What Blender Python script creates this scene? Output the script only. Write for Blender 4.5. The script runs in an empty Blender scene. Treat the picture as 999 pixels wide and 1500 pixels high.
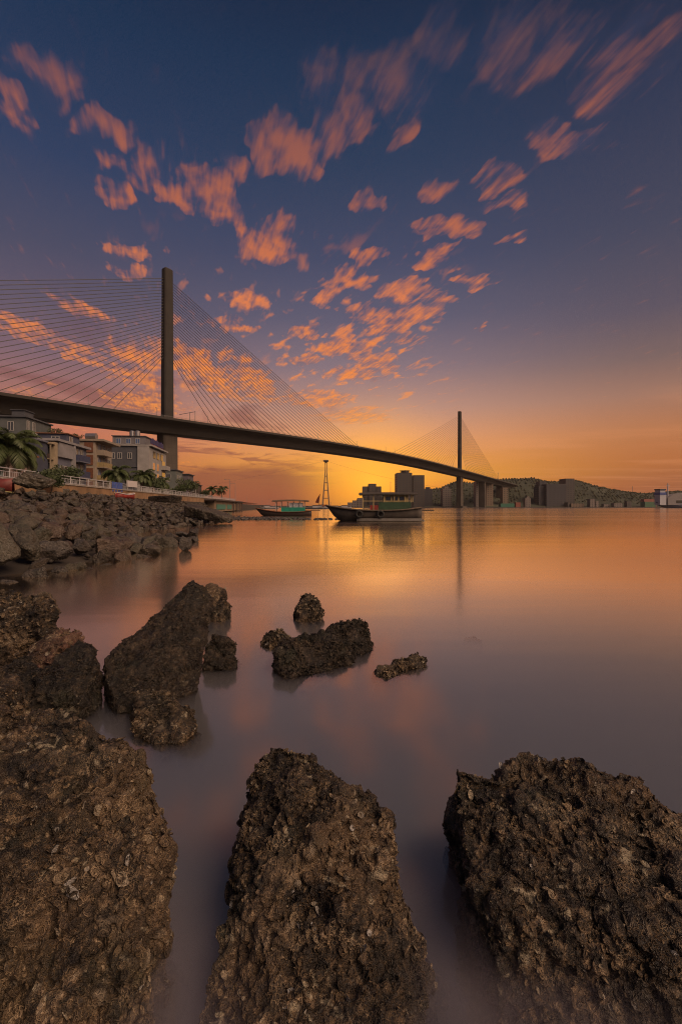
import bpy, bmesh, math, random
import numpy as np
from mathutils import Vector, Matrix, noise as mn
random.seed(7); rng = np.random.default_rng(7)
C = bpy.context.scene.collection
SC = bpy.context.scene
F = 667.0; CX = 500.0; HY = 742.0; EYE = 1.7

def at(px, py, Y):
    return Vector(((px-CX)/F*Y, Y, EYE-(py-HY)/F*Y))
def atz(px, py, Z):
    Y = (EYE-Z)*F/(py-HY)
    return Vector(((px-CX)/F*Y, Y, Z))
def gx(px, Y): return (px-CX)/F*Y
def gz(py, Y): return EYE-(py-HY)/F*Y

def link(o): C.objects.link(o); return o
def tag(o, label=None, cat=None, group=None, kind=None):
    if label: o['label'] = label
    if cat: o['category'] = cat
    if group: o['group'] = group
    if kind: o['kind'] = kind
    return o
def thing(name, label, cat, loc=(0,0,0), group=None, rz=0.0):
    o = bpy.data.objects.new(name, None); link(o)
    o.location = loc; o.rotation_euler = (0,0,rz); o.empty_display_size = .2
    return tag(o, label, cat, group)

# ---------- node helpers ----------
class NT:
    def __init__(s, tree): s.t = tree; s.n = tree.nodes; s.l = tree.links
    def new(s, typ, **kw):
        n = s.n.new(typ)
        for k, v in kw.items(): setattr(n, k, v)
        return n
    def put(s, sock, v):
        if v is None: return
        if isinstance(v, bpy.types.NodeSocket): s.l.new(v, sock)
        else:
            try: sock.default_value = v
            except Exception:
                sock.default_value = (*v, 1.0) if hasattr(v, '__len__') and len(v) == 3 else v
    def m(s, op, a, b=None, c=None, clamp=False):
        n = s.new('ShaderNodeMath', operation=op); n.use_clamp = clamp
        for i, v in enumerate((a, b, c)): s.put(n.inputs[i], v)
        return n.outputs[0]
    def vm(s, op, a, b=None, scale=None):
        n = s.new('ShaderNodeVectorMath', operation=op)
        s.put(n.inputs[0], a); s.put(n.inputs[1], b)
        if scale is not None: s.put(n.inputs['Scale'], scale)
        return n.outputs['Value'] if op in ('LENGTH','DOT_PRODUCT','DISTANCE') else n.outputs[0]
    def mr(s, v, a, b, c=0.0, d=1.0, smooth=False):
        n = s.new('ShaderNodeMapRange'); n.clamp = True
        if smooth: n.interpolation_type = 'SMOOTHSTEP'
        for i, x in enumerate((v, a, b, c, d)): s.put(n.inputs[i], x)
        return n.outputs[0]
    def mix(s, f, a, b, blend='MIX'):
        n = s.new('ShaderNodeMix', data_type='RGBA', blend_type=blend)
        s.put(n.inputs[0], f); s.put(n.inputs[6], a if isinstance(a, bpy.types.NodeSocket) else (*a[:3],1)); s.put(n.inputs[7], b if isinstance(b, bpy.types.NodeSocket) else (*b[:3],1))
        return n.outputs[2]
    def ramp(s, f, stops, interp='LINEAR'):
        n = s.new('ShaderNodeValToRGB'); r = n.color_ramp; r.interpolation = interp
        while len(r.elements) < len(stops): r.elements.new(0.5)
        for e, (p, c) in zip(r.elements, stops):
            e.position = p; e.color = (*c[:3], 1)
        s.put(n.inputs[0], f); return n.outputs[0]
    def noise(s, vec, scale, detail=3, rough=.5, dist=0.0):
        n = s.new('ShaderNodeTexNoise'); s.put(n.inputs['Vector'], vec)
        n.inputs['Scale'].default_value = scale; n.inputs['Detail'].default_value = detail
        n.inputs['Roughness'].default_value = rough; n.inputs['Distortion'].default_value = dist
        return n.outputs['Fac']
    def mapping(s, vec, loc=(0,0,0), rot=(0,0,0), sc=(1,1,1), vtype='POINT'):
        n = s.new('ShaderNodeMapping', vector_type=vtype); s.put(n.inputs[0], vec)
        if vtype != 'NORMAL' and 'Location' in n.inputs: n.inputs['Location'].default_value = loc
        n.inputs['Rotation'].default_value = rot; n.inputs['Scale'].default_value = sc
        return n.outputs[0]
def lin(r, g, b):
    f = lambda c: (c/255/12.92) if c/255 <= .04045 else ((c/255+.055)/1.055)**2.4
    return (f(r), f(g), f(b))
MATS = {}
def mat(name, color, rough=.7, var=.25, scale=3.0, metal=0.0, bump=0.0, spec=.5, coords='Object'):
    if name in MATS: return MATS[name]
    m = bpy.data.materials.new(name); m.use_nodes = True; MATS[name] = m
    t = NT(m.node_tree); p = t.n['Principled BSDF']
    tc = t.new('ShaderNodeTexCoord').outputs[coords]
    n1 = t.noise(tc, scale, 5, .6)
    f = t.mr(n1, .3, .7)
    a = tuple(c*(1-var) for c in color); b = tuple(min(1, c*(1+var)) for c in color)
    t.put(p.inputs['Base Color'], t.mix(f, a, b))
    p.inputs['Roughness'].default_value = rough; p.inputs['Metallic'].default_value = metal
    p.inputs['Specular IOR Level'].default_value = spec
    if bump:
        bn = t.new('ShaderNodeBump'); bn.inputs['Strength'].default_value = bump; bn.inputs['Distance'].default_value = .02
        t.put(bn.inputs['Height'], t.noise(tc, scale*6, 6, .65)); t.put(p.inputs['Normal'], bn.outputs[0])
    return m

# ---------- mesh builder ----------
class MB:
    def __init__(s): s.v = []; s.f = []
    def add(s, vs, fs):
        k = len(s.v); s.v += [tuple(v) for v in vs]; s.f += [tuple(i+k for i in f) for f in fs]; return s
    def box(s, a, b, M=None):
        x0,y0,z0 = a; x1,y1,z1 = b
        vs = [Vector(p) for p in ((x0,y0,z0),(x1,y0,z0),(x1,y1,z0),(x0,y1,z0),(x0,y0,z1),(x1,y0,z1),(x1,y1,z1),(x0,y1,z1))]
        if M is not None: vs = [M @ v for v in vs]
        return s.add(vs, [(0,3,2,1),(4,5,6,7),(0,1,5,4),(1,2,6,5),(2,3,7,6),(3,0,4,7)])
    def tube(s, pts, rad, n=6, cap=True):
        pts = [Vector(p) for p in pts]; rads = rad if hasattr(rad,'__len__') else [rad]*len(pts)
        vs = []; fs = []
        for i, p in enumerate(pts):
            d = (pts[min(i+1,len(pts)-1)]-pts[max(i-1,0)]).normalized()
            u = d.cross(Vector((0,0,1)));
            if u.length < .05: u = d.cross(Vector((1,0,0)))
            u.normalize(); w = d.cross(u)
            for k in range(n):
                a = 2*math.pi*k/n; vs.append(p+(u*math.cos(a)+w*math.sin(a))*rads[i])
        for i in range(len(pts)-1):
            for k in range(n):
                a = i*n+k; b = i*n+(k+1)%n; fs.append((a, b, b+n, a+n))
        if cap: fs.append(tuple(range(n))[::-1]); fs.append(tuple(range((len(pts)-1)*n, len(pts)*n)))
        return s.add(vs, fs)
    def loft(s, secs, closed=True, cap=True):
        n = len(secs[0]); vs = [v for sec in secs for v in sec]; fs = []
        for i in range(len(secs)-1):
            for k in range(n if closed else n-1):
                a = i*n+k; b = i*n+(k+1)%n; fs.append((a, b, b+n, a+n))
        if cap and closed: fs.append(tuple(range(n))[::-1]); fs.append(tuple(range((len(secs)-1)*n, len(secs)*n)))
        return s.add(vs, fs)
    def torus(s, c, R, r, axis='Y', n=14, k=6):
        c = Vector(c); vs = []; fs = []
        for i in range(n):
            a = 2*math.pi*i/n
            for j in range(k):
                b = 2*math.pi*j/k; q = R+r*math.cos(b)
                if axis == 'Y': vs.append(c+Vector((q*math.cos(a), r*math.sin(b), q*math.sin(a))))
                else: vs.append(c+Vector((r*math.sin(b), q*math.cos(a), q*math.sin(a))))
        for i in range(n):
            for j in range(k):
                fs.append((i*k+j, ((i+1)%n)*k+j, ((i+1)%n)*k+(j+1)%k, i*k+(j+1)%k))
        return s.add(vs, fs)
    def build(s, name, m, parent=None, smooth=False):
        me = bpy.data.meshes.new(name); me.from_pydata(s.v, [], s.f); me.validate(); me.update()
        if m: me.materials.append(m)
        if smooth: me.polygons.foreach_set('use_smooth', [True]*len(me.polygons))
        o = bpy.data.objects.new(name, me); link(o)
        if parent: o.parent = parent
        return o
def copy_tree(o, parent=None):
    c = o.copy(); C.objects.link(c); c.parent = parent
    for ch in list(o.children): copy_tree(ch, c)
    return c
# ---------- camera ----------
cam = bpy.data.cameras.new('camera'); co = bpy.data.objects.new('camera', cam); link(co)
co.location = (0, 0, EYE); co.rotation_euler = (math.pi/2, 0, 0)
cam.sensor_fit = 'VERTICAL'; cam.sensor_height = 36.0; cam.lens = 36.0*F/1500.0
cam.shift_y = (HY-750.0)/1500.0*-1.0*-1.0; cam.shift_x = -0.5/1500
cam.clip_start = .02; cam.clip_end = 40000
SC.camera = co
SUN_AZ = math.radians(4.0); SUN_EL = math.radians(3.0)
# ---------- world ----------
W = bpy.data.worlds.new('World'); SC.world = W; W.use_nodes = True
t = NT(W.node_tree); bg = t.n['Background']
d = t.vm('NORMALIZE', t.new('ShaderNodeTexCoord').outputs['Generated'])
sp = t.new('ShaderNodeSeparateXYZ'); t.put(sp.inputs[0], d)
x, y, z = sp.outputs
el = t.m('MULTIPLY', t.m('ARCSINE', z), 180/math.pi)       # degrees
az = t.m('MULTIPLY', t.m('ARCTAN2', x, y), 180/math.pi)    # degrees right of the view
e01 = t.m('DIVIDE', el, 60.0, clamp=True)
E = lambda py: math.degrees(math.atan((HY-py)/F))/60.0
# clear sky along three azimuths
mid = t.ramp(e01, [(0, lin(178,84,38)), (E(722), lin(236,128,34)), (E(700), lin(250,168,52)), (E(672), lin(246,164,78)), (E(640), lin(230,160,112)), (E(600), lin(192,146,128)),
    (E(540), lin(138,118,126)), (E(470), lin(97,94,115)), (E(380), lin(69,75,102)), (E(240), lin(44,61,89)), (E(100), lin(29,51,80)), (E(0), lin(23,42,69)), (1, lin(20,37,62))])
right = t.ramp(e01, [(0, lin(140,78,52)), (E(722), lin(158,90,54)), (E(690), lin(184,108,56)), (E(650), lin(186,120,78)), (E(605), lin(160,118,100)),
    (E(560), lin(122,100,98)), (E(500), lin(92,84,98)), (E(400), lin(68,71,92)), (E(240), lin(46,56,82)), (E(100), lin(30,43,68)), (E(0), lin(22,36,60)), (1, lin(20,32,56))])
left = t.ramp(e01, [(0, lin(120,70,56)), (E(722), lin(146,80,60)), (E(690), lin(176,98,70)), (E(650), lin(196,116,88)), (E(600), lin(164,112,104)),
    (E(550), lin(124,100,112)), (E(490), lin(98,88,106)), (E(420), lin(76,77,100)), (E(300), lin(48,64,96)), (E(100), lin(27,50,80)), (E(0), lin(24,42,70)), (1, lin(22,38,66))])
base = t.mix(t.mr(az, 6, 38, smooth=True), mid, right)
base = t.mix(t.mr(az, 2, -34, smooth=True), base, left)
# cloud plane coordinates
zz = t.m('MAXIMUM', z, 0.012)
u = t.m('DIVIDE', x, zz); v = t.m('DIVIDE', y, zz)
cb = t.new('ShaderNodeCombineXYZ'); t.put(cb.inputs[0], u); t.put(cb.inputs[1], v)
P = cb.outputs[0]
FLOW = math.atan2(0.36, 1.0)      # streets of cloud drift towards this heading (left of the view)
R = t.mapping(P, rot=(0,0,-FLOW))   # y axis along the flow
wn = t.new('ShaderNodeTexNoise'); t.put(wn.inputs['Vector'], t.mapping(R, sc=(9, 4.5, 1))); wn.inputs['Scale'].default_value = 1.0; wn.inputs['Detail'].default_value = 3
PW = t.vm('ADD', P, t.vm('SCALE', t.vm('SUBTRACT', wn.outputs['Color'], (.5,.5,.5)), None, t.m('MULTIPLY_ADD', t.m('MINIMUM', v, 5.0), .13, .12)))
def uv(px, py): return ((px-CX)/(HY-py), F/(HY-py))
def blob(px, py, rx, ry, k=1.0):
    a, b = uv(px, py)
    q = HY-py
    sx, sy = q/rx/1.3, q*q/F/ry/1.3
    mn_ = t.new('ShaderNodeVectorMath', operation='MULTIPLY_ADD'); t.put(mn_.inputs[0], PW)
    mn_.inputs[1].default_value = (sx, sy, 0); mn_.inputs[2].default_value = (-a*sx, -b*sy, 0); mp = mn_.outputs[0]
    g = t.new('ShaderNodeTexGradient', gradient_type='SPHERICAL'); t.put(g.inputs[0], mp)
    return t.m('MULTIPLY', g.outputs['Fac'], k) if k != 1.0 else g.outputs['Fac']
BL = [(388,228,32,44,1.1),(432,225,44,42,1.25),(484,200,42,46,1.15),(520,172,22,34,.9),(262,288,20,24,.9),(300,268,32,36,1.1),(338,248,20,30,.9),(318,308,30,30,.9),(342,335,18,26,.9),(396,362,48,30,1.25),(425,335,24,26,.6),
      (150,182,44,30,.85),(60,98,44,55,.7),(212,245,54,36,.7),(162,280,24,30,1),(188,362,28,16,1),(188,393,30,14,.9),(575,125,70,60,.7),(490,120,40,50,.6),(640,55,50,60,.5),(730,50,70,80,.6),(800,60,70,80,.6),(930,60,80,50,.6),(900,120,60,40,.5),(825,205,62,34,.85),
      (625,275,30,20,.8),(600,192,24,30,.6),(540,298,26,22,1),(715,270,44,16,.85),(668,340,34,20,1.25),(650,318,24,14,.7),(632,383,38,15,1.15),(748,298,42,14,.8),(765,348,20,9,.7),(682,410,28,12,1.1),
      (534,376,24,18,1.1),(505,408,28,22,1.2),(484,438,22,16,1.1),(590,432,48,16,1.15),(545,462,30,14,.9),(600,462,44,14,1.15),(565,482,40,12,1.2),(645,442,26,10,.8),(443,488,28,8,1.1),
      (355,443,28,16,1.1),(340,474,24,12,1),(505,508,38,14,1.2),(545,530,34,14,1.1),(520,548,40,12,1.1),(600,500,30,10,.8),(706,478,12,6,.9),(447,527,26,8,1),
      (25,478,44,30,.9),(0,130,26,50,.7),(125,455,30,22,.8),(205,525,34,24,1.2),(215,560,30,20,1.1),(125,525,30,22,1),(280,530,36,30,1.25),(320,560,30,34,1.25),(372,562,26,32,1.15),(215,590,50,16,1),
      (470,585,50,14,1),(520,610,50,12,.9)]
acc = None
for b in BL:
    g = blob(*b)
    acc = g if acc is None else t.m('SMOOTH_MAX', acc, g, .12)
streak = t.noise(t.mapping(R, sc=(44, 6.0, 1)), 1.0, 2, .55, .2)
clump = t.noise(t.mapping(R, sc=(12, 6.0, 1)), 1.0, 3, .55, .4)
tex = t.m('ADD', t.m('MULTIPLY_ADD', streak, .85, -.175), t.m('MULTIPLY_ADD', clump, 1.35, -.425))
dens = t.m('ADD', t.m('MULTIPLY', acc, .42), t.m('MULTIPLY', tex, t.m('MINIMUM', t.m('MULTIPLY_ADD', acc, 2.5, .35), 1.0)))
A1 = t.m('MULTIPLY', t.mr(dens, .42, 1.16, smooth=True), t.mr(el, 27, 46, .95, .48))
# low broken sheet of altocumulus towards the left horizon
cl2 = t.noise(t.mapping(R, sc=(4.6, 2.0, 1)), 1.0, 4, .6, .5)
cl2b = t.noise(t.mapping(P, loc=(3,7,0), sc=(1.1, .6, 1)), 1.0, 4, .6, .4)
m2 = t.m('MULTIPLY', t.mr(az, 9, -14, smooth=True), t.mr(el, 27, 15, smooth=True))
m2 = t.m('MULTIPLY', m2, t.mr(el, 1.2, 5.0))
c2 = t.m('MULTIPLY', t.mr(t.m('ADD', t.m('MULTIPLY', cl2, .55), t.m('MULTIPLY', cl2b, .45)), .55, .70, smooth=True), m2)
c2d = t.m('MULTIPLY', t.mr(t.noise(t.mapping(P, loc=(1,2,0), sc=(.8, .5, 1)), 1.0, 5, .6, .6), .50, .62, smooth=True), m2)
litcol = t.ramp(e01, [(0, lin(232,120,50)), (E(690), lin(250,150,50)), (E(620), lin(250,152,72)), (E(540), lin(252,142,60)), (E(440), lin(236,132,74)), (E(340), lin(214,116,66)), (E(200), lin(182,102,70)), (E(80), lin(128,84,74)), (1, lin(120,80,80))])
shadecol = t.ramp(e01, [(0, lin(120,66,50)), (E(690), lin(150,84,62)), (E(600), lin(140,90,84)), (E(500), lin(100,80,98)), (E(380), lin(80,76,104)), (1, lin(50,58,86))])
col = t.mix(t.m('MULTIPLY', c2d, .75), base, shadecol)
col = t.mix(t.m('MULTIPLY', c2, t.mr(el, 8, 24, .8, .7)), col, litcol)
col = t.mix(t.m('MULTIPLY', t.mr(acc, .0, .7, smooth=True), .30), col, shadecol)
flk = t.noise(t.mapping(R, loc=(4,2,0), sc=(8.5, 3.4, 1)), 1.0, 3, .55, .3)
m3 = t.m('MULTIPLY', t.m('MULTIPLY', t.mr(az, 17, 8, smooth=True), t.mr(az, -30, -12, smooth=True)), t.m('MULTIPLY', t.mr(el, 33, 24, smooth=True), t.mr(el, 10, 15, smooth=True)))
col = t.mix(t.m('MULTIPLY', t.m('MULTIPLY', t.mr(flk, .55, .70, smooth=True), m3), .72), col, litcol)
col = t.mix(t.m('MULTIPLY', A1, .84), col, litcol)
# bank of dull haze low on the left, its top edge torn
edge = t.m('MULTIPLY', t.m('SUBTRACT', t.noise(t.mapping(R, sc=(.5, .12, 1)), 1.0, 5, .6), .5), 4.5)
bank = t.m('MULTIPLY', t.mr(t.m('ADD', el, edge), 5.6, 3.6, smooth=True), t.mr(az, 3.0, -7, smooth=True))
col = t.mix(t.m('MULTIPLY', bank, .85), col, lin(150,84,60))
# faint warm veils low on the right
veil = t.noise(t.mapping(P, loc=(5,1,0), sc=(.25, .55, 1)), 1.0, 4, .55, .3)
vm_ = t.m('MULTIPLY', t.mr(veil, .45, .7, smooth=True), t.m('MULTIPLY', t.mr(az, 4, 14), t.mr(el, 17, 10)))
col = t.mix(t.m('MULTIPLY', vm_, .22), col, lin(238,158,108))
# glow around the sun that has just gone into the haze
sd = (math.sin(SUN_AZ)*math.cos(SUN_EL), math.cos(SUN_AZ)*math.cos(SUN_EL), math.sin(SUN_EL))
glow = t.vm('DOT_PRODUCT', d, sd)
ang = t.m('MULTIPLY', t.m('ARCCOSINE', t.m('MINIMUM', glow, 1.0)), 180/math.pi)
g1 = t.m('POWER', t.mr(ang, 13, 0), 2.0)
col = t.mix(t.m('MULTIPLY', g1, .95), col, (1.45,.62,.045))
# the sky opposite the sunset: high pale mauve afterglow
backf = t.mr(y, .05, -.55, smooth=True)
BACK = t.ramp(e01, [(0, (.10,.08,.09)), (.25, (.14,.115,.125)), (.6, (.12,.11,.15)), (1, (.06,.075,.13))])
ld = Vector((.62, -.45, .66)).normalized()      # bright patch added high behind the camera, unseen, as directional light on the rocks
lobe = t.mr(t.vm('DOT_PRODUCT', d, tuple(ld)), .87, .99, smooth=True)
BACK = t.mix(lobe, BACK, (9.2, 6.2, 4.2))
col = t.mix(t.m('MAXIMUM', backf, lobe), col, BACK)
# below the horizon
col = t.mix(t.mr(el, 0, -2), col, lin(70,52,50))
ns = t.new('ShaderNodeTexSky', sky_type='NISHITA'); ns.sun_disc = False
ns.sun_elevation = SUN_EL; ns.sun_rotation = SUN_AZ; ns.air_density = 1.5; ns.dust_density = 3.0
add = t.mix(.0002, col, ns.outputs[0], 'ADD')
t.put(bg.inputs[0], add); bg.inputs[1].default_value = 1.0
W.cycles.sampling_method = 'MANUAL'; W.cycles.sample_map_resolution = 512
# ---------- sun (low in the haze) ----------
sl = bpy.data.lights.new('sun', 'SUN'); sl.energy = 0.015; sl.angle = math.radians(14); sl.color = (1.0, .55, .22)
so = bpy.data.objects.new('sun', sl); link(so); so.rotation_euler = Vector(sd).to_track_quat('Z','Y').to_euler()
so.location = (30, 0, 60)
vs = SC.view_settings; vs.view_transform = 'Standard'; vs.look = 'None'; vs.exposure = 0; vs.gamma = 1; vs.use_curve_mapping = False
SC.display_settings.display_device = 'sRGB'
SC.render.engine = 'CYCLES'
SC.cycles.use_denoising = True; SC.cycles.use_adaptive_sampling = True; SC.cycles.adaptive_threshold = .012; SC.cycles.adaptive_min_samples = 16; SC.cycles.max_bounces = 6; SC.cycles.filter_width = 1.1; SC.cycles.denoising_prefilter = 'NONE'; SC.cycles.volume_bounces = 2; SC.cycles.transparent_max_bounces = 12
SC.cycles.caustics_reflective = False; SC.cycles.caustics_refractive = False
# ---------- sea ----------
def sea_material():
    m = bpy.data.materials.new('silky_sea_water'); m.use_nodes = True
    t = NT(m.node_tree); t.n.remove(t.n['Principled BSDF']); out = t.n['Material Output']
    fr = t.new('ShaderNodeFresnel'); fr.inputs[0].default_value = 1.45
    gl = t.new('ShaderNodeBsdfGlossy', distribution='GGX'); gl.inputs['Roughness'].default_value = .13
    gl.inputs['Color'].default_value = (1, .90, .77, 1)
    tc = t.new('ShaderNodeTexCoord').outputs['Object']
    n1 = t.noise(t.mapping(tc, sc=(.10, .55, 1)), 1.0, 3, .5)
    n2 = t.noise(t.mapping(tc, sc=(.015, .10, 1)), 1.0, 2, .5)
    t.put(gl.inputs['Roughness'], t.mr(n2, .3, .7, .10, .17))
    bp = t.new('ShaderNodeBump'); bp.inputs['Strength'].default_value = .035; bp.inputs['Distance'].default_value = .25
    t.put(bp.inputs['Height'], n1); t.put(gl.inputs['Normal'], bp.outputs[0])
    tr = t.new('ShaderNodeBsdfTransparent')
    mx = t.new('ShaderNodeMixShader')
    t.put(mx.inputs[0], t.m('MULTIPLY_ADD', fr.outputs[0], 2.2, .04, clamp=True)); t.put(mx.inputs[1], tr.outputs[0]); t.put(mx.inputs[2], gl.outputs[0])
    t.put(out.inputs['Surface'], mx.outputs[0])
    vol = t.new('ShaderNodeVolumePrincipled')
    vol.inputs['Color'].default_value = (.86, .86, .98, 1); vol.inputs['Density'].default_value = 6.0
    vol.inputs['Absorption Color'].default_value = (.5,.5,.5,1)
    t.put(out.inputs['Volume'], vol.outputs[0])
    return m
sea = MB().box((-2900,-40,-2.0),(2900,2850,0.0)).build('sea', sea_material())
tag(sea, kind='structure')
# ---------- cable-stayed bridge ----------
B0 = Vector((-95, 249, 0)); BD = Vector((.5652, .8249, 0)); BN = Vector((BD.y, -BD.x, 0))   # BN points to the camera's side
ZT = [(-260,40.0),(-77,45.1),(0,47.4),(130,51.4),(227,52.6),(317,52.2),(452,48.9),(560,45.6),(689,41.6),(900,35)]
def zdeck(s):
    n = len(ZT)
    for i in range(n-1):
        if ZT[i][0] <= s <= ZT[i+1][0]:
            def sl(k):
                a = ZT[max(k-1,0)]; b = ZT[min(k+1,n-1)]; return (b[1]-a[1])/(b[0]-a[0])
            x0,y0 = ZT[i]; x1,y1 = ZT[i+1]; h = x1-x0; q = (s-x0)/h; m0, m1 = sl(i)*h, sl(i+1)*h
            return (2*q**3-3*q*q+1)*y0+(q**3-2*q*q+q)*m0+(-2*q**3+3*q*q)*y1+(q**3-q*q)*m1
    return ZT[0][1] if s < ZT[0][0] else ZT[-1][1]
def bp(s, off, z): return B0+BD*s+BN*off+Vector((0,0,z))
conc = mat('weathered_bridge_concrete', (.030,.026,.023), .85, .22, .12, bump=.3)
conc2 = mat('pale_bridge_pier_concrete', (.062,.051,.042), .85, .2, .15, bump=.3)
for m_, dv in ((conc, (BD.x, BD.y, 0)), (conc2, (0, 0, 1))):     # joints between the cast segments, and rain streaks
    t = NT(m_.node_tree); p_ = t.n['Principled BSDF']; src = p_.inputs['Base Color'].links[0].from_socket
    tc = t.new('ShaderNodeTexCoord').outputs['Object']; s_ = t.m('FRACT', t.m('DIVIDE', t.vm('DOT_PRODUCT', tc, dv), 6.4 if dv[2] == 0 else 4.2))
    j_ = t.m('LESS_THAN', s_, .035); st_ = t.noise(t.mapping(tc, sc=(.9,.9,.06)), 1.0, 4, .6)
    c_ = t.mix(t.m('MULTIPLY', j_, .6), src, (.02,.018,.016)); t.put(p_.inputs['Base Color'], t.mix(t.mr(st_, .5, .7, 0, .45), c_, (.025,.022,.02)))
cablem = mat('dark_cable_sheath', (.07,.065,.06), .5, .1)
steel = mat('painted_grey_steel', (.22,.21,.20), .5, .15)
bridge = thing('cable_stayed_bridge', 'long grey cable-stayed bridge crossing the whole bay on two tall single pylons', 'bridge', B0)
def onb(mb, name, m): 
    o = mb.build(name, m); o.parent = bridge; o.matrix_parent_inverse = Matrix.Translation(-B0); return o
# deck: trapezoid box girder with thin side wings
secs = []
for k in range(0, 233):
    s = -260+5*k; z = zdeck(s); g = []
    for off, dz in ((12.6,0),(12.6,-.5),(7.6,-1.6),(5.4,-6.3),(-5.4,-6.3),(-7.6,-1.6),(-12.6,-.5),(-12.6,0)): g.append(bp(s, off, z+dz))
    secs.append(g)
onb(MB().loft(secs), 'deck', conc)
for side in (1, -1):
    mb = MB(); c = []
    for k in range(0, 233):
        s = -260+5*k; z = zdeck(s)+.01; c.append([bp(s, side*12.55, z), bp(s, side*12.2, z), bp(s, side*12.25, z+.75), bp(s, side*12.45, z+.75)])
    mb.loft(c); onb(mb, 'parapet', conc)
    mb = MB()
    for hh in (1.15, 1.5): mb.tube([bp(-260+5*k, side*12.35, zdeck(-260+5*k)+hh) for k in range(233)], .05, 4)
    for k in range(0, 460): 
        s = -260+2.5*k; mb.tube([bp(s, side*12.35, zdeck(s)+.74), bp(s, side*12.35, zdeck(s)+1.52)], .06, 4)
    onb(mb, 'guard_rail', steel)
TOW = (0.0, 454.6)
for s0 in TOW:
    z0 = zdeck(s0)
    def ring(s0, a, b, z, c=.5):
        return [bp(s0+x, y_, z) for x, y_ in ((-a,-b+c),(-a+c,-b),(a-c,-b),(a,-b+c),(a,b-c),(a-c,b),(-a+c,b),(-a,b-c))]
    onb(MB().loft([ring(s0,2.9,2.1,z0+.02), ring(s0,2.8,2.0,z0+30), ring(s0,2.5,1.9,z0+83.0), ring(s0,2.5,1.9,131.0), ring(s0,1.9,1.3,131.6)]), 'pylon', conc)
    onb(MB().loft([ring(s0,4.6,3.6,-6), ring(s0,4.4,3.4,z0-6.32)]), 'pier', conc2)
onb(MB().loft([ring(454.6, 9, 7.5, -3), ring(454.6, 9, 7.5, 2.2)]), 'pile_cap', conc2)
for s0 in (552, 650, 745):
    onb(MB().loft([ring(s0,2.2,5.5,-1,.7), ring(s0,2.2,5.5,zdeck(s0)-6.32,.7)]), 'pier', conc2)
def cables(s0, n, rad):
    for side in (-1, 1):
        for i in range(n):
            f = i/(n-1)
            a = bp(s0+side*2.3, 0, 83+42.5*f); s = s0+side*(32.5+172*f); b = bp(s, 0, zdeck(s)+.3)
            pts = []
            for k in range(5):
                q = k/4; p = a.lerp(b, q); p.z -= 4*q*(1-q)*(a-b).length*.004; pts.append(p)
            onb(MB().tube(pts, rad, 5), 'stay_cable', cablem)
cables(0, 28, .15); cables(454.6, 22, .13)
# lamp posts on the deck
def lamp_post():
    r = thing('lamp_post', 'one of the slim lamp posts along the bridge deck', 'lamp post', (0,0,0), 'lamp posts along the bridge deck')
    MB().tube([(0,0,0),(0,0,5.0)], [.14,.09], 6).build('pole', steel, r)
    MB().tube([(0,0,4.95),(0,.5,5.15),(0,1.1,5.15)], .06, 5).build('arm', steel, r)
    MB().box((-.12,.8,5.03),(.12,1.35,5.12)).build('lamp_head', steel, r)
    return r
lp = lamp_post()
ang = math.atan2(-BN.x, BN.y) 
first = True
for s in (-95, -48, -14, 18, 70, 120, 175, 225, 243, 300, 350, 400, 480, 520, 565):
    for off in (11.6, -11.6):
        o = lp if first else copy_tree(lp); first = False
        o.location = bp(s, off, zdeck(s)); o.rotation_euler = (0,0,math.atan2(BN.y,BN.x)-math.pi/2+(math.pi if off>0 else 0))
# sign gantry by the near pylon
g = thing('sign_gantry', 'dark steel sign gantry standing on the deck just right of the near pylon', 'gantry', bp(9,0,zdeck(9)))
gm = MB()
for off in (12.0, 7.5): MB().tube([BN*off, BN*off+Vector((0,0,6.2))], .16, 6).build('post', steel, g)
MB().tube([BN*12.3+Vector((0,0,6.0)), BN*-2+Vector((0,0,6.0))], .14, 6).build('beam', steel, g)
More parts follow.
